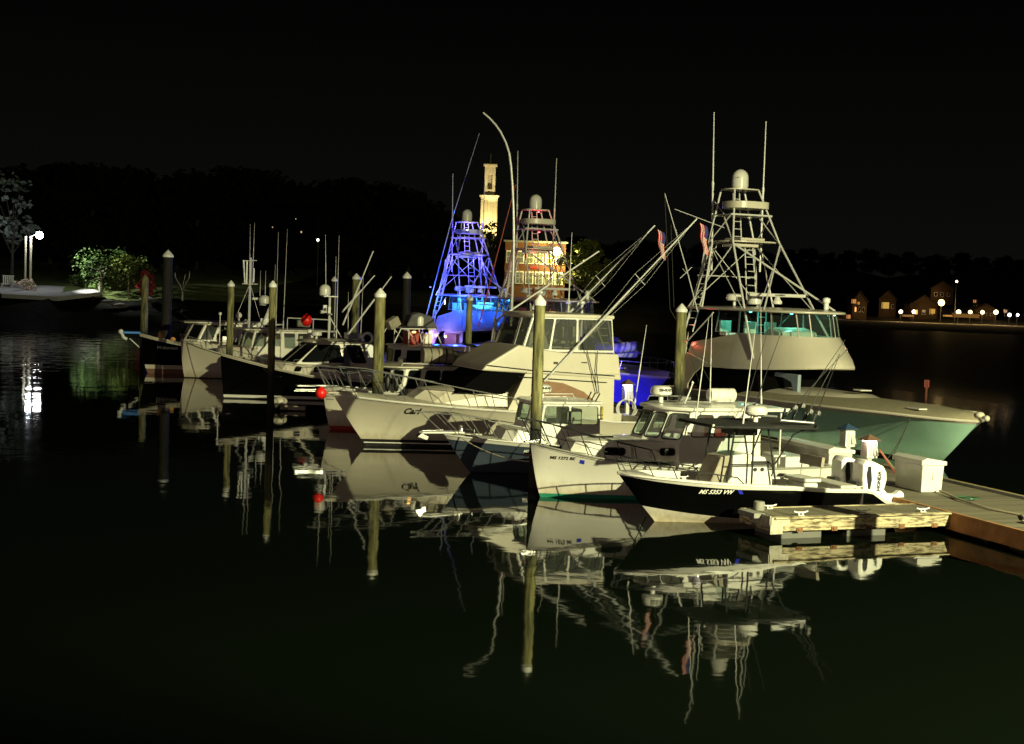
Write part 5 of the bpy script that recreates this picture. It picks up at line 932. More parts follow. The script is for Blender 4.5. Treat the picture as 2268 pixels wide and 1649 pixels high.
# ---- power pedestals
def pedestal(c, lit, lb, roofm, s=1.0):
    p = thing('power_pedestal', lb, 'pedestal', (c[0], c[1], .525), math.radians(22), 'power pedestals on the dock')
    obj('post', MB().box((0, 0, .32 * s), (.17, .17, .64 * s), taper=.9), WHP, p, bevel=.01)
    bd = obj('housing', MB().box((0, 0, .92 * s), (.36, .34, .60 * s), taper=.96), WHP, p, bevel=.015)
    obj('outlet_cover', MB().add([(.02, -.175, .72 * s), (.16, -.175, .72 * s), (.16, -.175, 1.02 * s), (.02, -.175, 1.02 * s), (.02, -.26, .74 * s), (.16, -.26, .74 * s)], [(4, 5, 1, 0), (4, 5, 2, 3), (0, 4, 3), (1, 2, 5)]).tube([(.09, -.172, 1.1 * s), (.09, -.18, 1.1 * s)], .035, 10).box((-.08, -.175, .9 * s), (.08, .02, .4)), mat('outlet_grey', (.55, .53, .46), .5), bd)
    obj('roof', MB().lathe([(.30, 0), (.31, .02), (.10, .17), (.05, .18), (.005, .21)], (0, 0, 1.30 * s), 4) if False else MB().add([(-.24, -.23, 1.30 * s), (.24, -.23, 1.30 * s), (.24, .23, 1.30 * s), (-.24, .23, 1.30 * s), (0, 0, 1.50 * s), (-.24, -.23, 1.27 * s), (.24, -.23, 1.27 * s), (.24, .23, 1.27 * s), (-.24, .23, 1.27 * s)], [(0, 1, 4), (1, 2, 4), (2, 3, 4), (3, 0, 4), (5, 6, 1, 0), (6, 7, 2, 1), (7, 8, 3, 2), (8, 5, 0, 3), (8, 7, 6, 5)]), roofm, p)
    obj('lantern', MB().box((0, 0, 1.245 * s), (.30, .28, .05)), em('pedestal_lamp', (1, .93, .82), 14) if lit == 1 else em('pedestal_blue', (.55, .62, 1), 13) if lit == 2 else mat('frosted', (.6, .6, .5), .5), p)
    if lit: lamp('pedestal_light', 'POINT', (c[0] - .12, c[1] - .32, .52 + 1.20 * s), 6 if lit == 1 else 14, (1, .62, .45) if lit == 1 else (.45, .42, 1), .06)
    return p
navy = mat('navy_roof', (.03, .06, .12), .5); brnr = mat('brown_roof', (.16, .09, .06), .6)
pedestal((10.55, 45.0), 0, 'white pedestal with a dark navy roof, left of the glowing one', navy, .82)
pedestal((10.47, 41.9), 1, 'glowing white pedestal with a brown roof beside the long storage box', brnr, .80)
pedestal((4.75, 59.0), 2, 'glowing bluish white pedestal in front of the royal blue hull', brnr, 1.05)
hs = thing('shore_power_cable', 'red and white power cable hanging from the brown roofed pedestal to the dock', 'cable', (10.6, 41.7, 0))
obj('cable', MB().tube([(.1, -.1, 1.3), (.25, -.6, .95), (.35, -1.6, .6), (.45, -2.4, .55)], .02, 6), mat('red_cable', (.45, .08, .04), .6), hs); obj('water_hose', MB().tube([(.15, -.1, 1.25), (.35, -.8, .85), (.6, -1.9, .55)], .018, 6), ROPE, hs)
hc = thing('hose_coil', 'white hose coiled on the post of the bluish pedestal', 'hose', (4.7, 58.75, .9)); obj('coil', MB().tube([(.28 * math.cos(a) * (1 + .03 * a), -.05 - .01 * a, .38 * math.sin(a)) for a in [i * .4 for i in range(48)]], .022, 6), WHP, hc)
o = obj('mooring_line', MB().tube([(11.5, 38.3, .6), (11.6, 36.8, .57), (11.9, 35.4, .56), (12.4, 34.6, .55), (12.2, 33.8, .57), (12.7, 33.4, .56)], .03, 6), ROPE); tag(o, 'rope lying along the dock boards from the near storage box', 'rope', 'mooring lines')
rc = thing('rope_coil', 'coiled rope lying on the boards at the right edge of the picture', 'rope', (12.2, 33.4, .54)); obj('coil', MB().tube([((.1 + .02 * a / 3) * math.cos(a), (.1 + .02 * a / 3) * math.sin(a), .02 * math.sin(a * 1.7) + .02) for a in [i * .45 for i in range(40)]], .022, 6), ROPE, rc)
hose = thing('hose_coil', 'green garden hose coiled on the boards beside the nearest storage box', 'hose', (11.9, 37.3, .535)); obj('coil', MB().tube([((.24 + .012 * a / 3) * math.cos(a), (.24 + .012 * a / 3) * math.sin(a), .02 + .012 * (a % 6.28) / 3) for a in [i * .4 for i in range(60)]], .014, 5), mat('hose_green', (.03, .10, .05), .4), hose)
# mooring lines
rope(tow(s1, (-.2, -1.1, 1.72)), Vector((10.9, 42.6, .6)), .25, 'long line from the teal yacht down to the dock near the pedestals', .015, ROPED)
rope(tow(s1, (-.2, -1.1, 1.72)), tow(s1, (-.6, -1.5, .25)), .05, 'short line hanging straight down the teal hull near its bow', .015, ROPED)
rope(tow(hb, (-.1, .1, 1.45)), (.75, 40.4, 1.7), .05, 'short line from the white hardtop to the timber pile', .014, ROPED)
rope(tow(bb, (.6, .2, 1.2)), (.85, 40.4, .75), .22, 'pale line from the blue bow sagging to the timber pile', .017, ROPE)
rope(tow(cc, (.95, .1, 1.25)), tow(hb, (-2.4, 1.55, .35)), .03, 'line from the black center console across the white hull', .013, ROPED)
rope(tow(b8, (0, .4, 2.0)), tow(b7, (-3.2, -1.2, 1.4)), .2, 'dark line from the cream bow to the black cruiser', .02, ROPED)
rope(tow(b7, (-1.7, -.8, 1.8)), (-9.9, 61.9, 1.5), .25, 'dark line from the black cruiser to the middle pile', .018, ROPED)
rope(tow(cb, (.2, -1.0, 1.8)), (-5.1, 53.4, 2.2), .12, 'dark line from the cream yacht bow to its timber pile', .016, ROPED)
# ================================================================== timber piles with white cone caps
def pile(px_, topy, d, r, lb, cap=True, m_=PILEM, sheen=None):
    p = at(px_, topy, d); zt = p.z - (r * 1.1 if cap else 0)
    o = thing('timber_pile', lb, 'pile', (p.x, p.y, 0), R_.random() * 6, 'timber mooring piles'); o.rotation_euler.x = math.radians(R_.uniform(-.35, .35)); o.rotation_euler.y = math.radians(R_.uniform(-.35, .35))
    mb = MB(); rows = []
    pr = []
    K = 26
    for k in range(K + 1):
        z = lerp(-1.0, zt, k / K); pr.append((r * (1.10 - .10 * k / K) * (1 + .015 * math.sin(k * 2.1)), z))
    mb.lathe(pr, (0, 0, 0), 18); obj('shaft', mb, m_, o, smooth=60)
    if cap: obj('cap', MB().lathe([(r * 1.12, -.12), (r * 1.16, -.02), (r * 1.14, 0), (r * .6, r * .6), (.01, r * 1.15)], (0, 0, zt), 18), WHP, o, smooth=30)
    else: obj('broken_top', MB().lathe([(r, 0), (r * .7, .12), (r * .2, .25), (.01, .3)], (0, 0, zt), 9), m_, o)
    return o
DKP = mat('dark_pile', (.016, .014, .012), .8, scale=2, stretch=(5, 5, .6), noise=.6)
pile(1198, 654, 40.5, .155, 'tall pile standing between the white hardtop and the blue boat')
pile(843, 639, 53.5, .195, 'thickest yellow green pile, left of the cream yacht cabin')
pile(606, 622, 61.7, .15, 'pile standing in front of the long black cruiser')
pile(512, 622, 74, .165, 'pile at the foredeck of the cream lobster boat')
pile(371, 554, 89, .30, 'tall very dark pile rising above the far black lobster boat', m_=DKP)
pile(321, 618, 99, .24, 'bare pile with a broken top and no cap, leftmost of all', cap=False)
pile(742, 613, 95, .18, 'dark pile with a white cap directly behind the radar mast', m_=DKP)
pile(790, 606, 92, .24, 'violet tinted pile left of the thick yellow green pile')
pile(903, 603, 87, .24, 'dark brown pile just left of the blue lit yacht', m_=DKP)
pile(1040, 653, 70, .15, 'grey pile in front of the blue lit yacht bridge')
pile(1259, 662, 74, .13, 'short looking pile in front of the red lit yacht bridge')
pile(1512, 673, 60, .215, 'green pile left of the teal yacht')
pile(2460, 746, 28.6, .25, 'pile just outside the right edge whose shadow falls across the nearest finger dock')
rg = thing('pile_ring', 'metal guide ring around the pile beside the blue boat', 'ring', (.75, 40.45, .95)); obj('hoop', MB().tube([(.32 * math.cos(a), .32 * math.sin(a), 0) for a in [2 * PI * i / 20 for i in range(21)]], .025, 6), BRNP, rg)
# mooring ball near the black cruiser
mbal = thing('mooring_buoy', 'small pale mushroom shaped buoy at the side of the long black cruiser', 'buoy', at(619, 874, 62.5)); mbal.location.z = .35
obj('float', MB().ball((0, 0, .05), .36, 18, .55), GELC, mbal); obj('base', MB().lathe([(.3, -.3), (.34, -.12), (.1, -.05)], (.1, 0, 0), 12).box((.75, 0, -.22), (.8, .25, .18)), BGC, mbal)
for px_, py_, lb in ((715, 867, 'pale fender bar at the pulpit of the pinkish cruiser'),): pass
# channel marker far right
mk = thing('channel_marker', 'dim reddish channel marker standing in the dark water at far right', 'marker', at(2052, 860, 85)); mk.location.z = 0
obj('post', MB().tube([(0, 0, -.5), (0, 0, 1.1)], .07, 8), mat('faint_red', (.25, .08, .05), .7), mk); obj('board', MB().slab([(-.15, -.02), (.15, -.02), (.15, .02), (-.15, .02)], .7, 1.15), REDP, mk)
# ================================================================== far shore: terrain
def terrain(name, rows, m_): return obj(name, MB().grid(rows), m_, smooth=60, kind='structure')
GRASS = mat('lawn', (.13, .17, .03), .95, scale=1.2, noise=.5, col2=(.06, .08, .02)); ROCKY = mat('shore_rock', (.010, .009, .007), .95, scale=1.5, noise=.6, bump=.6, spec=.02); SAND = mat('sand', (.55, .50, .40), .95, scale=.3, noise=.3)
def nz(x, y, s=1.0): return math.sin(x * .13 * s + 1.7) * math.cos(y * .17 * s + .6) + .5 * math.sin(x * .31 * s + y * .23 * s)
rows = []
for i in range(46):   # left bank
    x = -140 + i * 4.2; r = []
    sh = 168 + .6 * max(0, x + 45) * 1.4 + 3 * nz(x * 3, 0)
    for (dy, z) in ((-3, -.6), (0, .05), (3, .8), (6, 1.6), (9, 2.5), (11, 2.9), (17, 3.9), (30, 4.9), (60, 6), (110, 9), (260, 16)): r.append((x, sh + dy, z + (.25 * nz(x * 4, dy * 5) if 0 < dy < 12 else .2 * nz(x, dy) if dy > 12 else 0)))
    rows.append(r)
terrain('left_bank', [r[:6] for r in rows], ROCKY); terrain('lawn', [r[5:] for r in rows[:26]], GRASS); terrain('unlit_ground', [r[5:] for r in rows[25:]], mat('night_dark_ground', (.008, .009, .005), .95, scale=.3, spec=.05))  # right of the lawn the night darkness is put into the ground colour
# back hill across the whole width
rows = []
for i in range(61):
    x = -260 + i * 12; rows.append([(x, 430 + dy + 10 * nz(x * .4, 0), z + (2.5 * nz(x * .5, dy * .3) if dy > 40 else 0)) for dy, z in ((-14, -.6), (0, .2), (6, 1.2), (20, 2.2), (60, 5), (140, 13), (300, 22))])
terrain('far_shore', rows, mat('dark_ground', (.022, .022, .015), .95, scale=.2, noise=.4))
rows = []
for i in range(41):
    x = 60 + i * 5.5; rows.append([(x, 318 + dy + 4 * nz(x * .7, 3), z) for dy, z in ((-6, -.25), (2, .25), (14, .5), (60, .6), (118, .5))])
terrain('sandbar', rows, SAND)
# promenade wall and path on the left bank
obj('path', MB().add([(at(-20, 652, 172).x, 175.5, 3.05), (at(120, 655, 172).x, 173.5, 2.95), (at(212, 655, 178).x, 180, 3.65), (at(205, 655, 186).x, 186, 4.05), (at(-20, 652, 190).x, 188, 4.3)], [(0, 1, 2, 3, 4)]), mat('concrete_path', (.36, .35, .33), .8, scale=1), kind='structure', solid=.5, smooth=0)
# waterline rocks
for k in (9, 10, 11, 12, 13, 15):
    px_ = [5, 25, 48, 75, 82, 100, 118, 140, 160, 215, 235, 262, 300, 330, 345, 410][k]; py_ = [712, 713, 714, 716, 716, 715, 714, 716, 715, 662, 668, 676, 680, 664, 668, 690][k]
    d = 164 if py_ > 700 else 176; p = at(px_, py_, d); rr_ = .5 + .5 * R_.random(); mb = MB(); vs = []
    mb.ball((0, 0, 0), rr_, 9, .35); mb.v = [(a * (1.0 + .5 * math.sin(a * 5 + b * 3 + k)), b * 1.1, c * (1 + .3 * math.cos(a * 4 + k))) for a, b, c in mb.v]
    o = obj('rock', mb, mat('pale_rock', (.16, .15, .13), .85, noise=.6) if k % 3 else ROCKY, smooth=25); o.location = p; tag(o, 'rock among the stones along the edge of the left bank', 'rock', 'rocks along the left bank')
# ================================================================== trees
def leaves(mb, c, rad, n, s, flat=.8, rnd=R_):
    for _ in range(n):
        a, b = rnd.random() * 2 * PI, math.acos(rnd.uniform(-1, 1)); q = rnd.random() ** .45
        p = Vector((c[0] + rad * q * math.sin(b) * math.cos(a), c[1] + rad * q * math.sin(b) * math.sin(a), c[2] + rad * flat * q * math.cos(b)))
        e1 = Vector((rnd.uniform(-1, 1), rnd.uniform(-1, 1), rnd.uniform(-.6, .6))).normalized(); e2 = e1.orthogonal().normalized(); ss = s * rnd.uniform(.6, 1.4)
        mb.add([p - e1 * ss, p + e2 * ss * .6, p + e1 * ss, p - e2 * ss * .6], [(0, 1, 2, 3)])
def crown(h, w_, clumps, n, s, base=.35, seed=1):
    rnd = random.Random(seed); mb = MB(); C_ = []
    for _ in range(clumps):
        a = rnd.random() * 2 * PI; q = rnd.random() ** .6; z = rnd.uniform(base, .92); rr = w_ * .5 * q * math.sin(PI * min(1, max(.12, (z - base) / (1 - base) * .8 + .15)))
        c = (rr * math.cos(a), rr * math.sin(a), z * h); leaves(mb, c, w_ * rnd.uniform(.13, .24), n, s, .75, rnd); C_.append(c)
    return mb, C_
def tree(name, loc, h, w_, lb, leafm, barkm, clumps=26, n=60, s=.35, base=.35, seed=1, grp=None, cat='tree', trunk_r=.3):
    t = thing(name, lb, cat, loc, 0, grp); mb, C_ = crown(h, w_, clumps, n, s, base, seed); obj('crown', mb, leafm, t, smooth=0)
    tr = MB().tube([(0, 0, -1), (.05 * h * .1, 0, h * .25), (0, .02 * h, h * .7)], trunk_r, 8, r2=trunk_r * .25)
    for c in C_[:9]: z0 = max(h * .18, c[2] * .55); tr.tube([(0, 0, z0), ((c[0]) * .55, c[1] * .55, (z0 + c[2]) * .52), c], trunk_r * .32, 5, r2=trunk_r * .08)
    obj('trunk', tr, barkm, t); return t
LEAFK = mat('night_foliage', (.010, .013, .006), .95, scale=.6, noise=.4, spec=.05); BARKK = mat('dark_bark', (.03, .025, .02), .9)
LEAFG = mat('green_foliage', (.08, .13, .03), .7, scale=.5, noise=.7, spec=.2, lo=.42, hi=.58); BARKG = mat('pale_bark', (.22, .20, .14), .8)
LEAFW = mat('silver_foliage', (.20, .23, .22), .6, scale=.5, noise=.7, spec=.3); LEAFY = mat('yellow_foliage', (.15, .17, .02), .7, noise=.6, scale=.4); LEAFR = mat('red_foliage', (.45, .05, .05), .7, noise=.6, scale=.7)
WG = 'dark trees along the far bank skyline'
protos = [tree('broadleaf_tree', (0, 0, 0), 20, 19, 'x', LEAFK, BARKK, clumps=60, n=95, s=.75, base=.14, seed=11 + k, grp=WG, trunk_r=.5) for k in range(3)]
sky = [(-20, 398), (25, 384), (70, 378), (115, 378), (160, 377), (205, 376), (250, 380), (290, 384), (330, 404), (362, 425), (395, 402), (440, 392), (490, 388), (535, 386), (575, 388), (615, 400), (650, 424), (690, 412), (735, 408), (780, 410), (825, 413), (870, 420), (910, 438), (945, 455), (962, 480)]
spots = []
for i, (x, y) in enumerate(sky): spots.append((x, y, 235 + (i * 37) % 45, 'left'))
for i, x in enumerate(range(1275, 1500, 42)): spots.append((x, 528 + (i * 29) % 18 + i * 6, 330 + (i * 31) % 40, 'mid'))
for i, (x, y) in enumerate(((985, 550), (1000, 580), (1120, 590), (1180, 640), (1500, 570), (1545, 575), (1590, 580), (1640, 585), (1700, 582), (1745, 575), (1790, 572), (1835, 578), (1880, 580), (1925, 574), (1970, 577), (2015, 574), (2060, 580), (2080, 592), (2130, 586), (2175, 584), (2220, 592), (2262, 590))): spots.append((x, y, 500 + (i * 37) % 60, 'right'))
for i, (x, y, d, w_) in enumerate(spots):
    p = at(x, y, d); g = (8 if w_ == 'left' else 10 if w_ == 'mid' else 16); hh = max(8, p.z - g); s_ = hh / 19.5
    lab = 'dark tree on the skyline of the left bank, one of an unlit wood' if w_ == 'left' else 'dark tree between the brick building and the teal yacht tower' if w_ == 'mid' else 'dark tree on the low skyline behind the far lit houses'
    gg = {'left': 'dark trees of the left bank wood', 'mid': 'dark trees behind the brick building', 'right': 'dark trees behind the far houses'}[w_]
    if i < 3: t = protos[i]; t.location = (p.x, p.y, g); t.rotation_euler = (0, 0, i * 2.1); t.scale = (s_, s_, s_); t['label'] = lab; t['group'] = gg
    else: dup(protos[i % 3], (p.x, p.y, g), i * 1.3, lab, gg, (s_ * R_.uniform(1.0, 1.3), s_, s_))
def T(px_, py_, d): return at(px_, py_, d)
# lit trees near the lamp on the left bank
p = T(222, 643, 183); p.z = 3.9; tree('broadleaf_tree', p, 5.0, 9.5, 'green bushy tree lit by the street lamp on the left bank', mat('bush_foliage', (.035, .065, .014), .8, scale=.5, noise=.7, spec=.1, lo=.42, hi=.58), BARKG, 26, 46, .22, .42, 21)
p = T(284, 642, 182); p.z = 3.6; t = tree('broadleaf_tree', p, 4.6, 6.4, 'leaning pale trunked tree with bright green leaves, right of the bushy tree', mat('bright_foliage', (.13, .17, .035), .8, scale=.5, noise=.7, spec=.1, lo=.42, hi=.58), BARKG, 20, 52, .2, .34, 23, trunk_r=.16)
p = T(25, 640, 188); p.z = 3.8; tree('broadleaf_tree', p, 15, 8.5, 'silvery lit tree behind the street lamp at the left edge', LEAFW, BARKK, 9, 26, .42, .42, 24)
p = T(200, 650, 186); p.z = 3.6; tree('shrub', p, 2.6, 5.0, 'dark green shrub under the bushy lit tree', LEAFG, BARKG, 16, 50, .22, .08, 25, cat='shrub', trunk_r=.1)
p = T(325, 648, 180); p.z = 3.4; tree('shrub', p, 3.1, 2.6, 'red leaved shrub on the left bank beside the bare pile', LEAFR, BARKG, 14, 40, .22, .12, 26, cat='shrub', trunk_r=.1)
p = T(60, 645, 180); p.z = 3.6; tree('flowering_plant', p, 1.2, 2.6, 'small pink and white flowering plant below the street lamp', mat('pink_flowers', (.5, .25, .25), .8, noise=.5, scale=3, col2=(.5, .5, .35)), BARKG, 12, 30, .14, .1, 27, cat='plant', trunk_r=.04)
bt = thing('bare_tree', 'small bare forked tree right of the tall dark pile', 'tree', T(405, 645, 178)); bt.location.z = 3.4
obj('trunk', MB().tube([(0, 0, -.5), (0, 0, .6), (-.3, 0, 1.4), (-.9, 0, 2.3), (-1.0, 0, 3)], .13, 6, r2=.03).tube([(0, 0, .8), (.35, 0, 1.7), (.75, .1, 2.4), (.8, 0, 3.2)], .08, 6, r2=.02).tube([(0, 0, .8), (.05, .1, 1.8), (.3, 0, 2.8)], .07, 6, r2=.02), BARKG, bt)
# tree in front of brick building, lit yellow
p = T(1300, 640, 216); p.z = 4.5; tree('broadleaf_tree', p, 9, 7.5, 'yellow green tree lit by the wall lamp right of the brick building', LEAFY, BARKG, 30, 70, .38, .2, 31)
p = T(1085, 560, 240); p.z = 9.5; tree('broadleaf_tree', p, 8.2, 4.8, 'small dark tree standing in front of the lit church tower', mat('olive_foliage', (.05, .05, .015), .9), BARKK, 24, 26, .26, .25, 33)
# street lamp
lp = T(62, 612, 181); sl_ = thing('street_lamp', 'double post street lamp shining bright white on the left bank', 'street lamp', (lp.x, lp.y, 3.6)); hz = at(62, 524, 181).z - 3.6
obj('post', MB().tube([(-.35, 0, 0), (-.35, 0, hz)], .13, 8).tube([(.3, 0, 0), (.3, 0, hz - .1)], .15, 8), mat('pole_cream', (.5, .45, .32), .6), sl_)
obj('arm', MB().tube([(.1, 0, hz - .1), (1.0, -.3, hz + .25), (1.3, -.4, hz + .3)], .07, 7), GREYD, sl_)
obj('lamp_head', MB().lathe([(.12, .25), (.35, .1), (.45, -.05)], (1.55, -.5, hz + .35), 14), GREYD, sl_); obj('bulb', MB().ball((1.6, -.75, hz + .18), .47, 14), em('street_bulb', (1, .97, .95), 30), sl_)
lamp('street_lamp_light', 'SPOT', (lp.x + 1.9, lp.y - 1.2, 3.6 + hz + .1), 30000, (.96, 1, .90), .3, (lp.x + 22, lp.y + 3.5, 3.2), 84, .6); lamp('street_lamp_spill', 'POINT', (lp.x + .6, lp.y - 1.0, 3.6 + hz + .5), 700, (.85, .93, 1), .3)
# chairs on the lawn
ch = thing('garden_chair', 'white slatted garden chair on the lawn at the left edge', 'chair', T(18, 640, 184)); ch.location.z = 3.7
mb = MB()
for k in range(6): mb.box((-.6 + k * .24, 0, 1.0), (.14, .06, 1.2))
obj('backrest', mb.box((0, 0, 1.55), (1.5, .07, .1)), WHP, ch); obj('seat', MB().box((0, -.35, .5), (1.4, .7, .08)).box((-.6, -.3, .25), (.1, .6, .5)).box((.6, -.3, .25), (.1, .6, .5)), WHP, ch)
# ================================================================== church tower
ct = thing('bell_tower', 'tall floodlit cream bell tower with two tiers and an open belfry', 'tower', (at(1080, 560, 262).x, 262, 5)); ST = mat('tower_stone', (.55, .46, .25), .8, scale=.5, noise=.2)
def zt_(py): return at(1080, py, 262).z - 5
zc, zm, zt2, zt1 = zt_(540), zt_(437), zt_(433), zt_(368); wL, wU = 2.75, 1.92; mb = MB()
obj('lower_shaft', MB().box((0, 0, (zm) / 2), (wL * .97, wL * .97, zm)), ST, ct)
pl = MB()
for s in (-1, 1):
    for f in (-1.0, -.42, .42, 1.0): pl.box((f * (wL / 2 - .16), s * (wL / 2), zm / 2 - .3), (.34, .24, zm - .6)); pl.box((s * (wL / 2), f * (wL / 2 - .16), zm / 2 - .3), (.24, .34, zm - .6))
obj('pilaster', pl, ST, ct)
obj('lower_cornice', MB().box((0, 0, zm + .12), (wL + .75, wL + .75, .3)).box((0, 0, zm - .3), (wL + .3, wL + .3, .5)), ST, ct, bevel=.04)
zb = zt_(405)
u = MB()
for sx in (-1, 1):
    for sy in (-1, 1): u.box((sx * wU * .36, sy * wU * .36, (zm + zt1) / 2), (wU * .28, wU * .28, zt1 - zm))
u.box((0, 0, zt1 - .75), (wU * .98, wU * .98, 1.5)); u.box((0, 0, zm + .7), (wU * .9, wU * .9, 1.3)); u.box((0, .5, (zm + zt1) / 2), (wU * .5, .1, zt1 - zm))
obj('belfry', u, ST, ct); obj('upper_cornice', MB().box((0, 0, zt1 + .1), (wU + .5, wU + .5, .35)), ST, ct, bevel=.04); obj('belfry_base', MB().box((0, 0, zm + .5), (wU + .12, wU + .12, .2)), ST, ct); obj('finial', MB().tube([(0, 0, zt1 + .2), (0, 0, zt1 + 2.2)], .08, 6), ST, ct)
for q, w_ in (((-2.2, -5.5, zt_(545) + 5), 6200), ((2.5, -5.5, zt_(545) + 5), 5000)):
    lamp('tower_floodlight', 'SPOT', (ct.location.x + q[0], 262 + q[1], q[2]), w_, (1, .86, .50), .3, (ct.location.x, 262, 5 + zm * .88), 60, .5)
lamp('tower_floodlight', 'SPOT', (ct.location.x + 1.2, 262 - 7, 5 + zm * .75), 5200, (1, .88, .62), .3, (ct.location.x, 262, 5 + zt1 * .93), 40, .5)
# ================================================================== brick building
bd_ = thing('brick_building', 'brick building with rows of white framed windows and a blazing wall lamp', 'building', (at(1183, 640, 222).x, 222, 4.0), 0)
BRK = mat('brick', (.17, .065, .022), .85, scale=4, stretch=(1, 1, 3), noise=.45, bump=.3); hb_ = at(1183, 538, 222).z - 4; W2 = 4.65
obj('wall', MB().box((0, 4, hb_ / 2), (2 * W2, 8, hb_)), BRK, bd_); obj('roof', MB().box((0, 4, hb_ + .15), (2 * W2 + .6, 8.6, .3)), GREYD, bd_, bevel=.05)
wn = 0
for zz_, nwin in ((at(1183, 571, 222).z - 4, 6), (at(1183, 616, 222).z - 4, 6)):
    for k in range(nwin):
        x = -W2 + .85 + k * 1.5; f = obj('window', MB().box((x, -.03, zz_), (1.28, .12, 1.95)), WHP, bd_)
        obj('pane', MB().box((x - .26, -.10, zz_ + .4), (.42, .03, .75)).box((x + .26, -.10, zz_ + .4), (.42, .03, .75)).box((x - .26, -.10, zz_ - .45), (.42, .03, .8)).box((x + .26, -.10, zz_ - .45), (.42, .03, .8)), mat('olive_pane', (.10, .11, .03), .2), f)
obj('plaque', MB().box((-.2, -.04, at(1183, 593, 222).z - 4), (1.4, .08, .35)), REDP, bd_)
q = at(1233, 557, 220.6); obj('wall_lamp', MB().ball((q.x - bd_.location.x, -1.0, q.z - 4), .62, 14), em('wall_bulb', (1, .93, .55), 26), bd_)
lamp('wall_lamp_light', 'POINT', (q.x, 220.2, q.z - .2), 6000, (1, .80, .25), .3); lamp('wall_lamp_light', 'POINT', (q.x + 2.9, 217.5, q.z - 1), 2600, (1, .9, .22), .4)
# ================================================================== far right houses and lamps
HM = mat('far_house_wall', (.09, .055, .025), .8, scale=.5); HR = mat('far_house_roof', (.05, .04, .035), .8)
def farhouse(px_, pyr, pyb, wpx, d, lb, win=0, dpt=8, glow=None):
    a = at(px_, pyb, d); tp = at(px_, pyr, d); w_ = wpx * d / 3200; h = tp.z - a.z; e = h * .58
    g = thing('gabled_house', lb, 'house', (a.x, a.y, a.z - 1.0), 0, 'houses on the far right shore'); e += 1.0; h += 1.0
    obj('wall', MB().prism([(-w_ / 2, -1), (w_ / 2, -1), (w_ / 2, e), (0, h - .15), (-w_ / 2, e)], 0, dpt), HM, g)
    obj('roof', MB().prism([(-w_ / 2 - .4, e - .25), (0, h), (w_ / 2 + .4, e - .25), (w_ / 2 + .4, e + .05), (0, h + .3), (-w_ / 2 - .4, e + .05)], -.5, dpt + .5), HR, g)
    for k in range(3):
        x = (-.28 + .28 * k) * w_; f = obj('window', MB().box((x, -.04, e * .55), (w_ * .13, .1, e * .3)), WHP, g); obj('pane', MB().box((x, -.11, e * .55), (w_ * .10, .04, e * .25)), em('warm_pane', (1, .42, .10), 1.6) if win and k < win else DG, f)
    if glow: lamp('porch_light', 'POINT', (a.x + glow[0], a.y - 3, a.z + glow[1]), glow[2] * .3, (1, .62, .28), .3)
    return g
farhouse(1903, 646, 700, 32, 440, 'far small house with an orange lit side, left of the twin lamps', 1, glow=(0, 2, 260))
farhouse(1965, 645, 690, 38, 452, 'far house with a tall narrow gable left of the brightest lamp', 1, glow=(0, 1, 260))
farhouse(2086, 624, 662, 50, 470, 'far house highest on the slope, with a wide pale gable', 0, glow=(-2, 1.5, 420))
farhouse(2045, 655, 705, 60, 446, 'far long dark roofed house behind the brightest yellow lamp', 1, glow=(0, 3, 200))
farhouse(2183, 675, 702, 46, 444, 'far low house with a plain pale gable right of the row of lamps', 0, glow=(2, 1, 200))
farhouse(1843, 690, 704, 24, 441, 'far tiny white shed lit bright at the left of the far shore', 0, glow=(0, 1, 240))
farhouse(1876, 700, 711, 20, 438, 'far low orange lit shed left of the twin lamps', 0, glow=(0, 1, 90))
LG = 'bright lamps along the far right shore'
far = [(1995, 691, 11, (1, .88, .70), 'left of the twin far lamps'), (2024, 691, 11, (1, .86, .66), 'right of the twin far lamps'), (2085, 671, 17, (1, .75, .25), 'biggest yellow lamp of the far shore'), (2123, 692, 12, (1, .80, .45), 'leftmost in the row of four far lamps'), (2149, 692, 12, (1, .80, .45), 'second in the row of four far lamps'), (2176, 692, 12, (1, .80, .45), 'third in the row of four far lamps'), (2206, 692, 14, (1, .80, .45), 'rightmost in the row of four far lamps'), (2119, 624, 7, (1, .85, .7), 'small lamp high on the slope above the row'), (1788, 693, 8, (1, .9, .95), 'far lamp just right of the teal yacht bridge'), (1848, 697, 9, (.9, .95, 1), 'white lamp beside the tiny far shed'), (2236, 698, 11, (.95, .95, 1), 'far white lamp near the right edge'), (2254, 698, 9, (.95, .95, 1), 'second far white lamp nearest the right edge'), (1430, 685, 5, (1, .9, .7), 'small far lamp above the inflatable dinghy'), (704, 532, 7, (1, .92, .75), 'small oval lamp among the dark trees left of the towers'), (1151, 666, 0, (1, 1, 1), '')]
for k, (x, y, s_, c, lb) in enumerate(far):
    if not s_: continue
    d = 428 if x > 1500 else 300 if x > 1000 else 225
    p = at(x, y, d); r = s_ * d / 3200 / 2 * R_.uniform(.66, .86); c = (c[0], c[1] * .92, c[2] * .7) if x > 1980 and x < 2230 else c
    # y given for small photo row; lamp on a post
    o = thing('shore_lamp', lb, 'lamp', (p.x, p.y, 1.0), 0, LG); hh = p.z - 1.0
    obj('post', MB().tube([(0, .3, -1), (0, .3, hh)], .12, 6), BLK, o); obj('globe', MB().ball((0, 0, hh), r, 12), em('globe_%d' % k, c, 9), o)
    if x > 1980 and s_ > 10: lamp('shore_lamp_light', 'POINT', (p.x, p.y - r * 2.2, p.z), 600 if s_ < 16 else 1500, (1, .62, .22), .5)
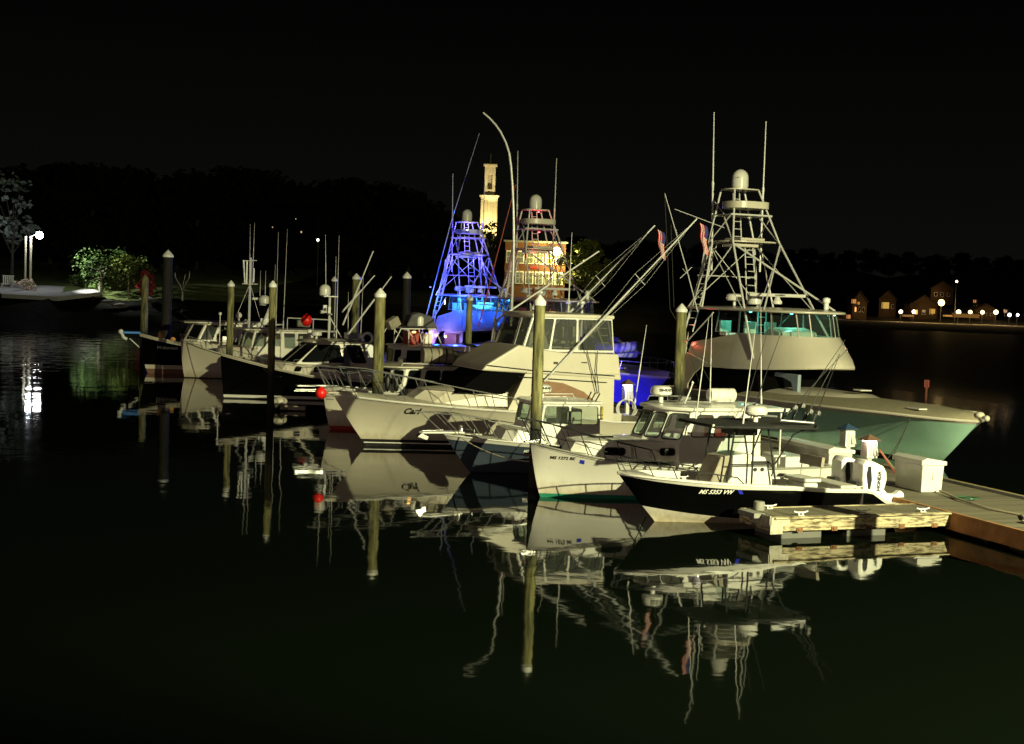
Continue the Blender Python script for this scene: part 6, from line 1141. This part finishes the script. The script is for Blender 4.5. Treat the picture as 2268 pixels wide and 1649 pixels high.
for k, (x, y, w_, c) in enumerate(((1892, 668, 10, (1, .42, .10)), (1902, 672, 6, (1, .38, .08)), (1962, 677, 16, (1, .62, .12)), (2066, 690, 12, (1, .50, .08)), (2100, 700, 20, (1, .45, .10)), (2160, 668, 6, (1, .35, .10)), (2228, 690, 6, (1, .6, .4)), (1880, 702, 9, (1, .40, .12)), (2012, 700, 26, (.5, .26, .08)), (2140, 700, 60, (.30, .14, .03)))):
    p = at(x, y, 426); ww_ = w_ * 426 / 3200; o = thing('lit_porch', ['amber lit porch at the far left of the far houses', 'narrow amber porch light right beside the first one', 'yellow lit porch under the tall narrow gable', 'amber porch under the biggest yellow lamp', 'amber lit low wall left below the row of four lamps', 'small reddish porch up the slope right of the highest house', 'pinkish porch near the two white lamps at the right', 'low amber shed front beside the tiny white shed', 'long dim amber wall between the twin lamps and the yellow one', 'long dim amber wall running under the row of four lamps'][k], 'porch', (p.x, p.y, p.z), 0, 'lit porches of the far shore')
    hh = ww_ * (.8 if w_ < 18 else .12) + .15; obj('back_wall', MB().box((0, .5, 0), (ww_, .15, hh)), em('painted_porch_light_%d' % k, c, .55), o); obj('awning', MB().box((0, 0, hh / 2 + .12), (ww_ + .4, 1.4, .14), rx=0), HR, o); obj('post', MB().box((-ww_ / 2, -.5, -.6), (.12, .12, hh + 1.4)).box((ww_ / 2, -.5, -.6), (.12, .12, hh + 1.4)), HR, o)  # back wall glows by itself in place of lamplight on the facade
# a few lit windows through the trees
for k, (x, y) in enumerate(((612, 520), (585, 560), (640, 545), (655, 560), (600, 585), (575, 605), (680, 575), (905, 575), (625, 500), (1660, 640), (2000, 600))):
    d = 300; p = at(x, y, d if x < 1500 else 470); 
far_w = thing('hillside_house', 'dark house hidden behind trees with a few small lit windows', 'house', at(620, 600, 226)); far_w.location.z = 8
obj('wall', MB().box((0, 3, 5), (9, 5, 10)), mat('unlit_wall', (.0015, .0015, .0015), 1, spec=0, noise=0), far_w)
for k, (x, z, w_) in enumerate(((-1.4, 6.2, .14), (2.2, 7.6, .12), (3.1, 5.6, .22))): obj('window', MB().box((x, .45, z), (w_, .06, w_ * 1.2)), em('dim_window', (1, .75, .45), .6), far_w)
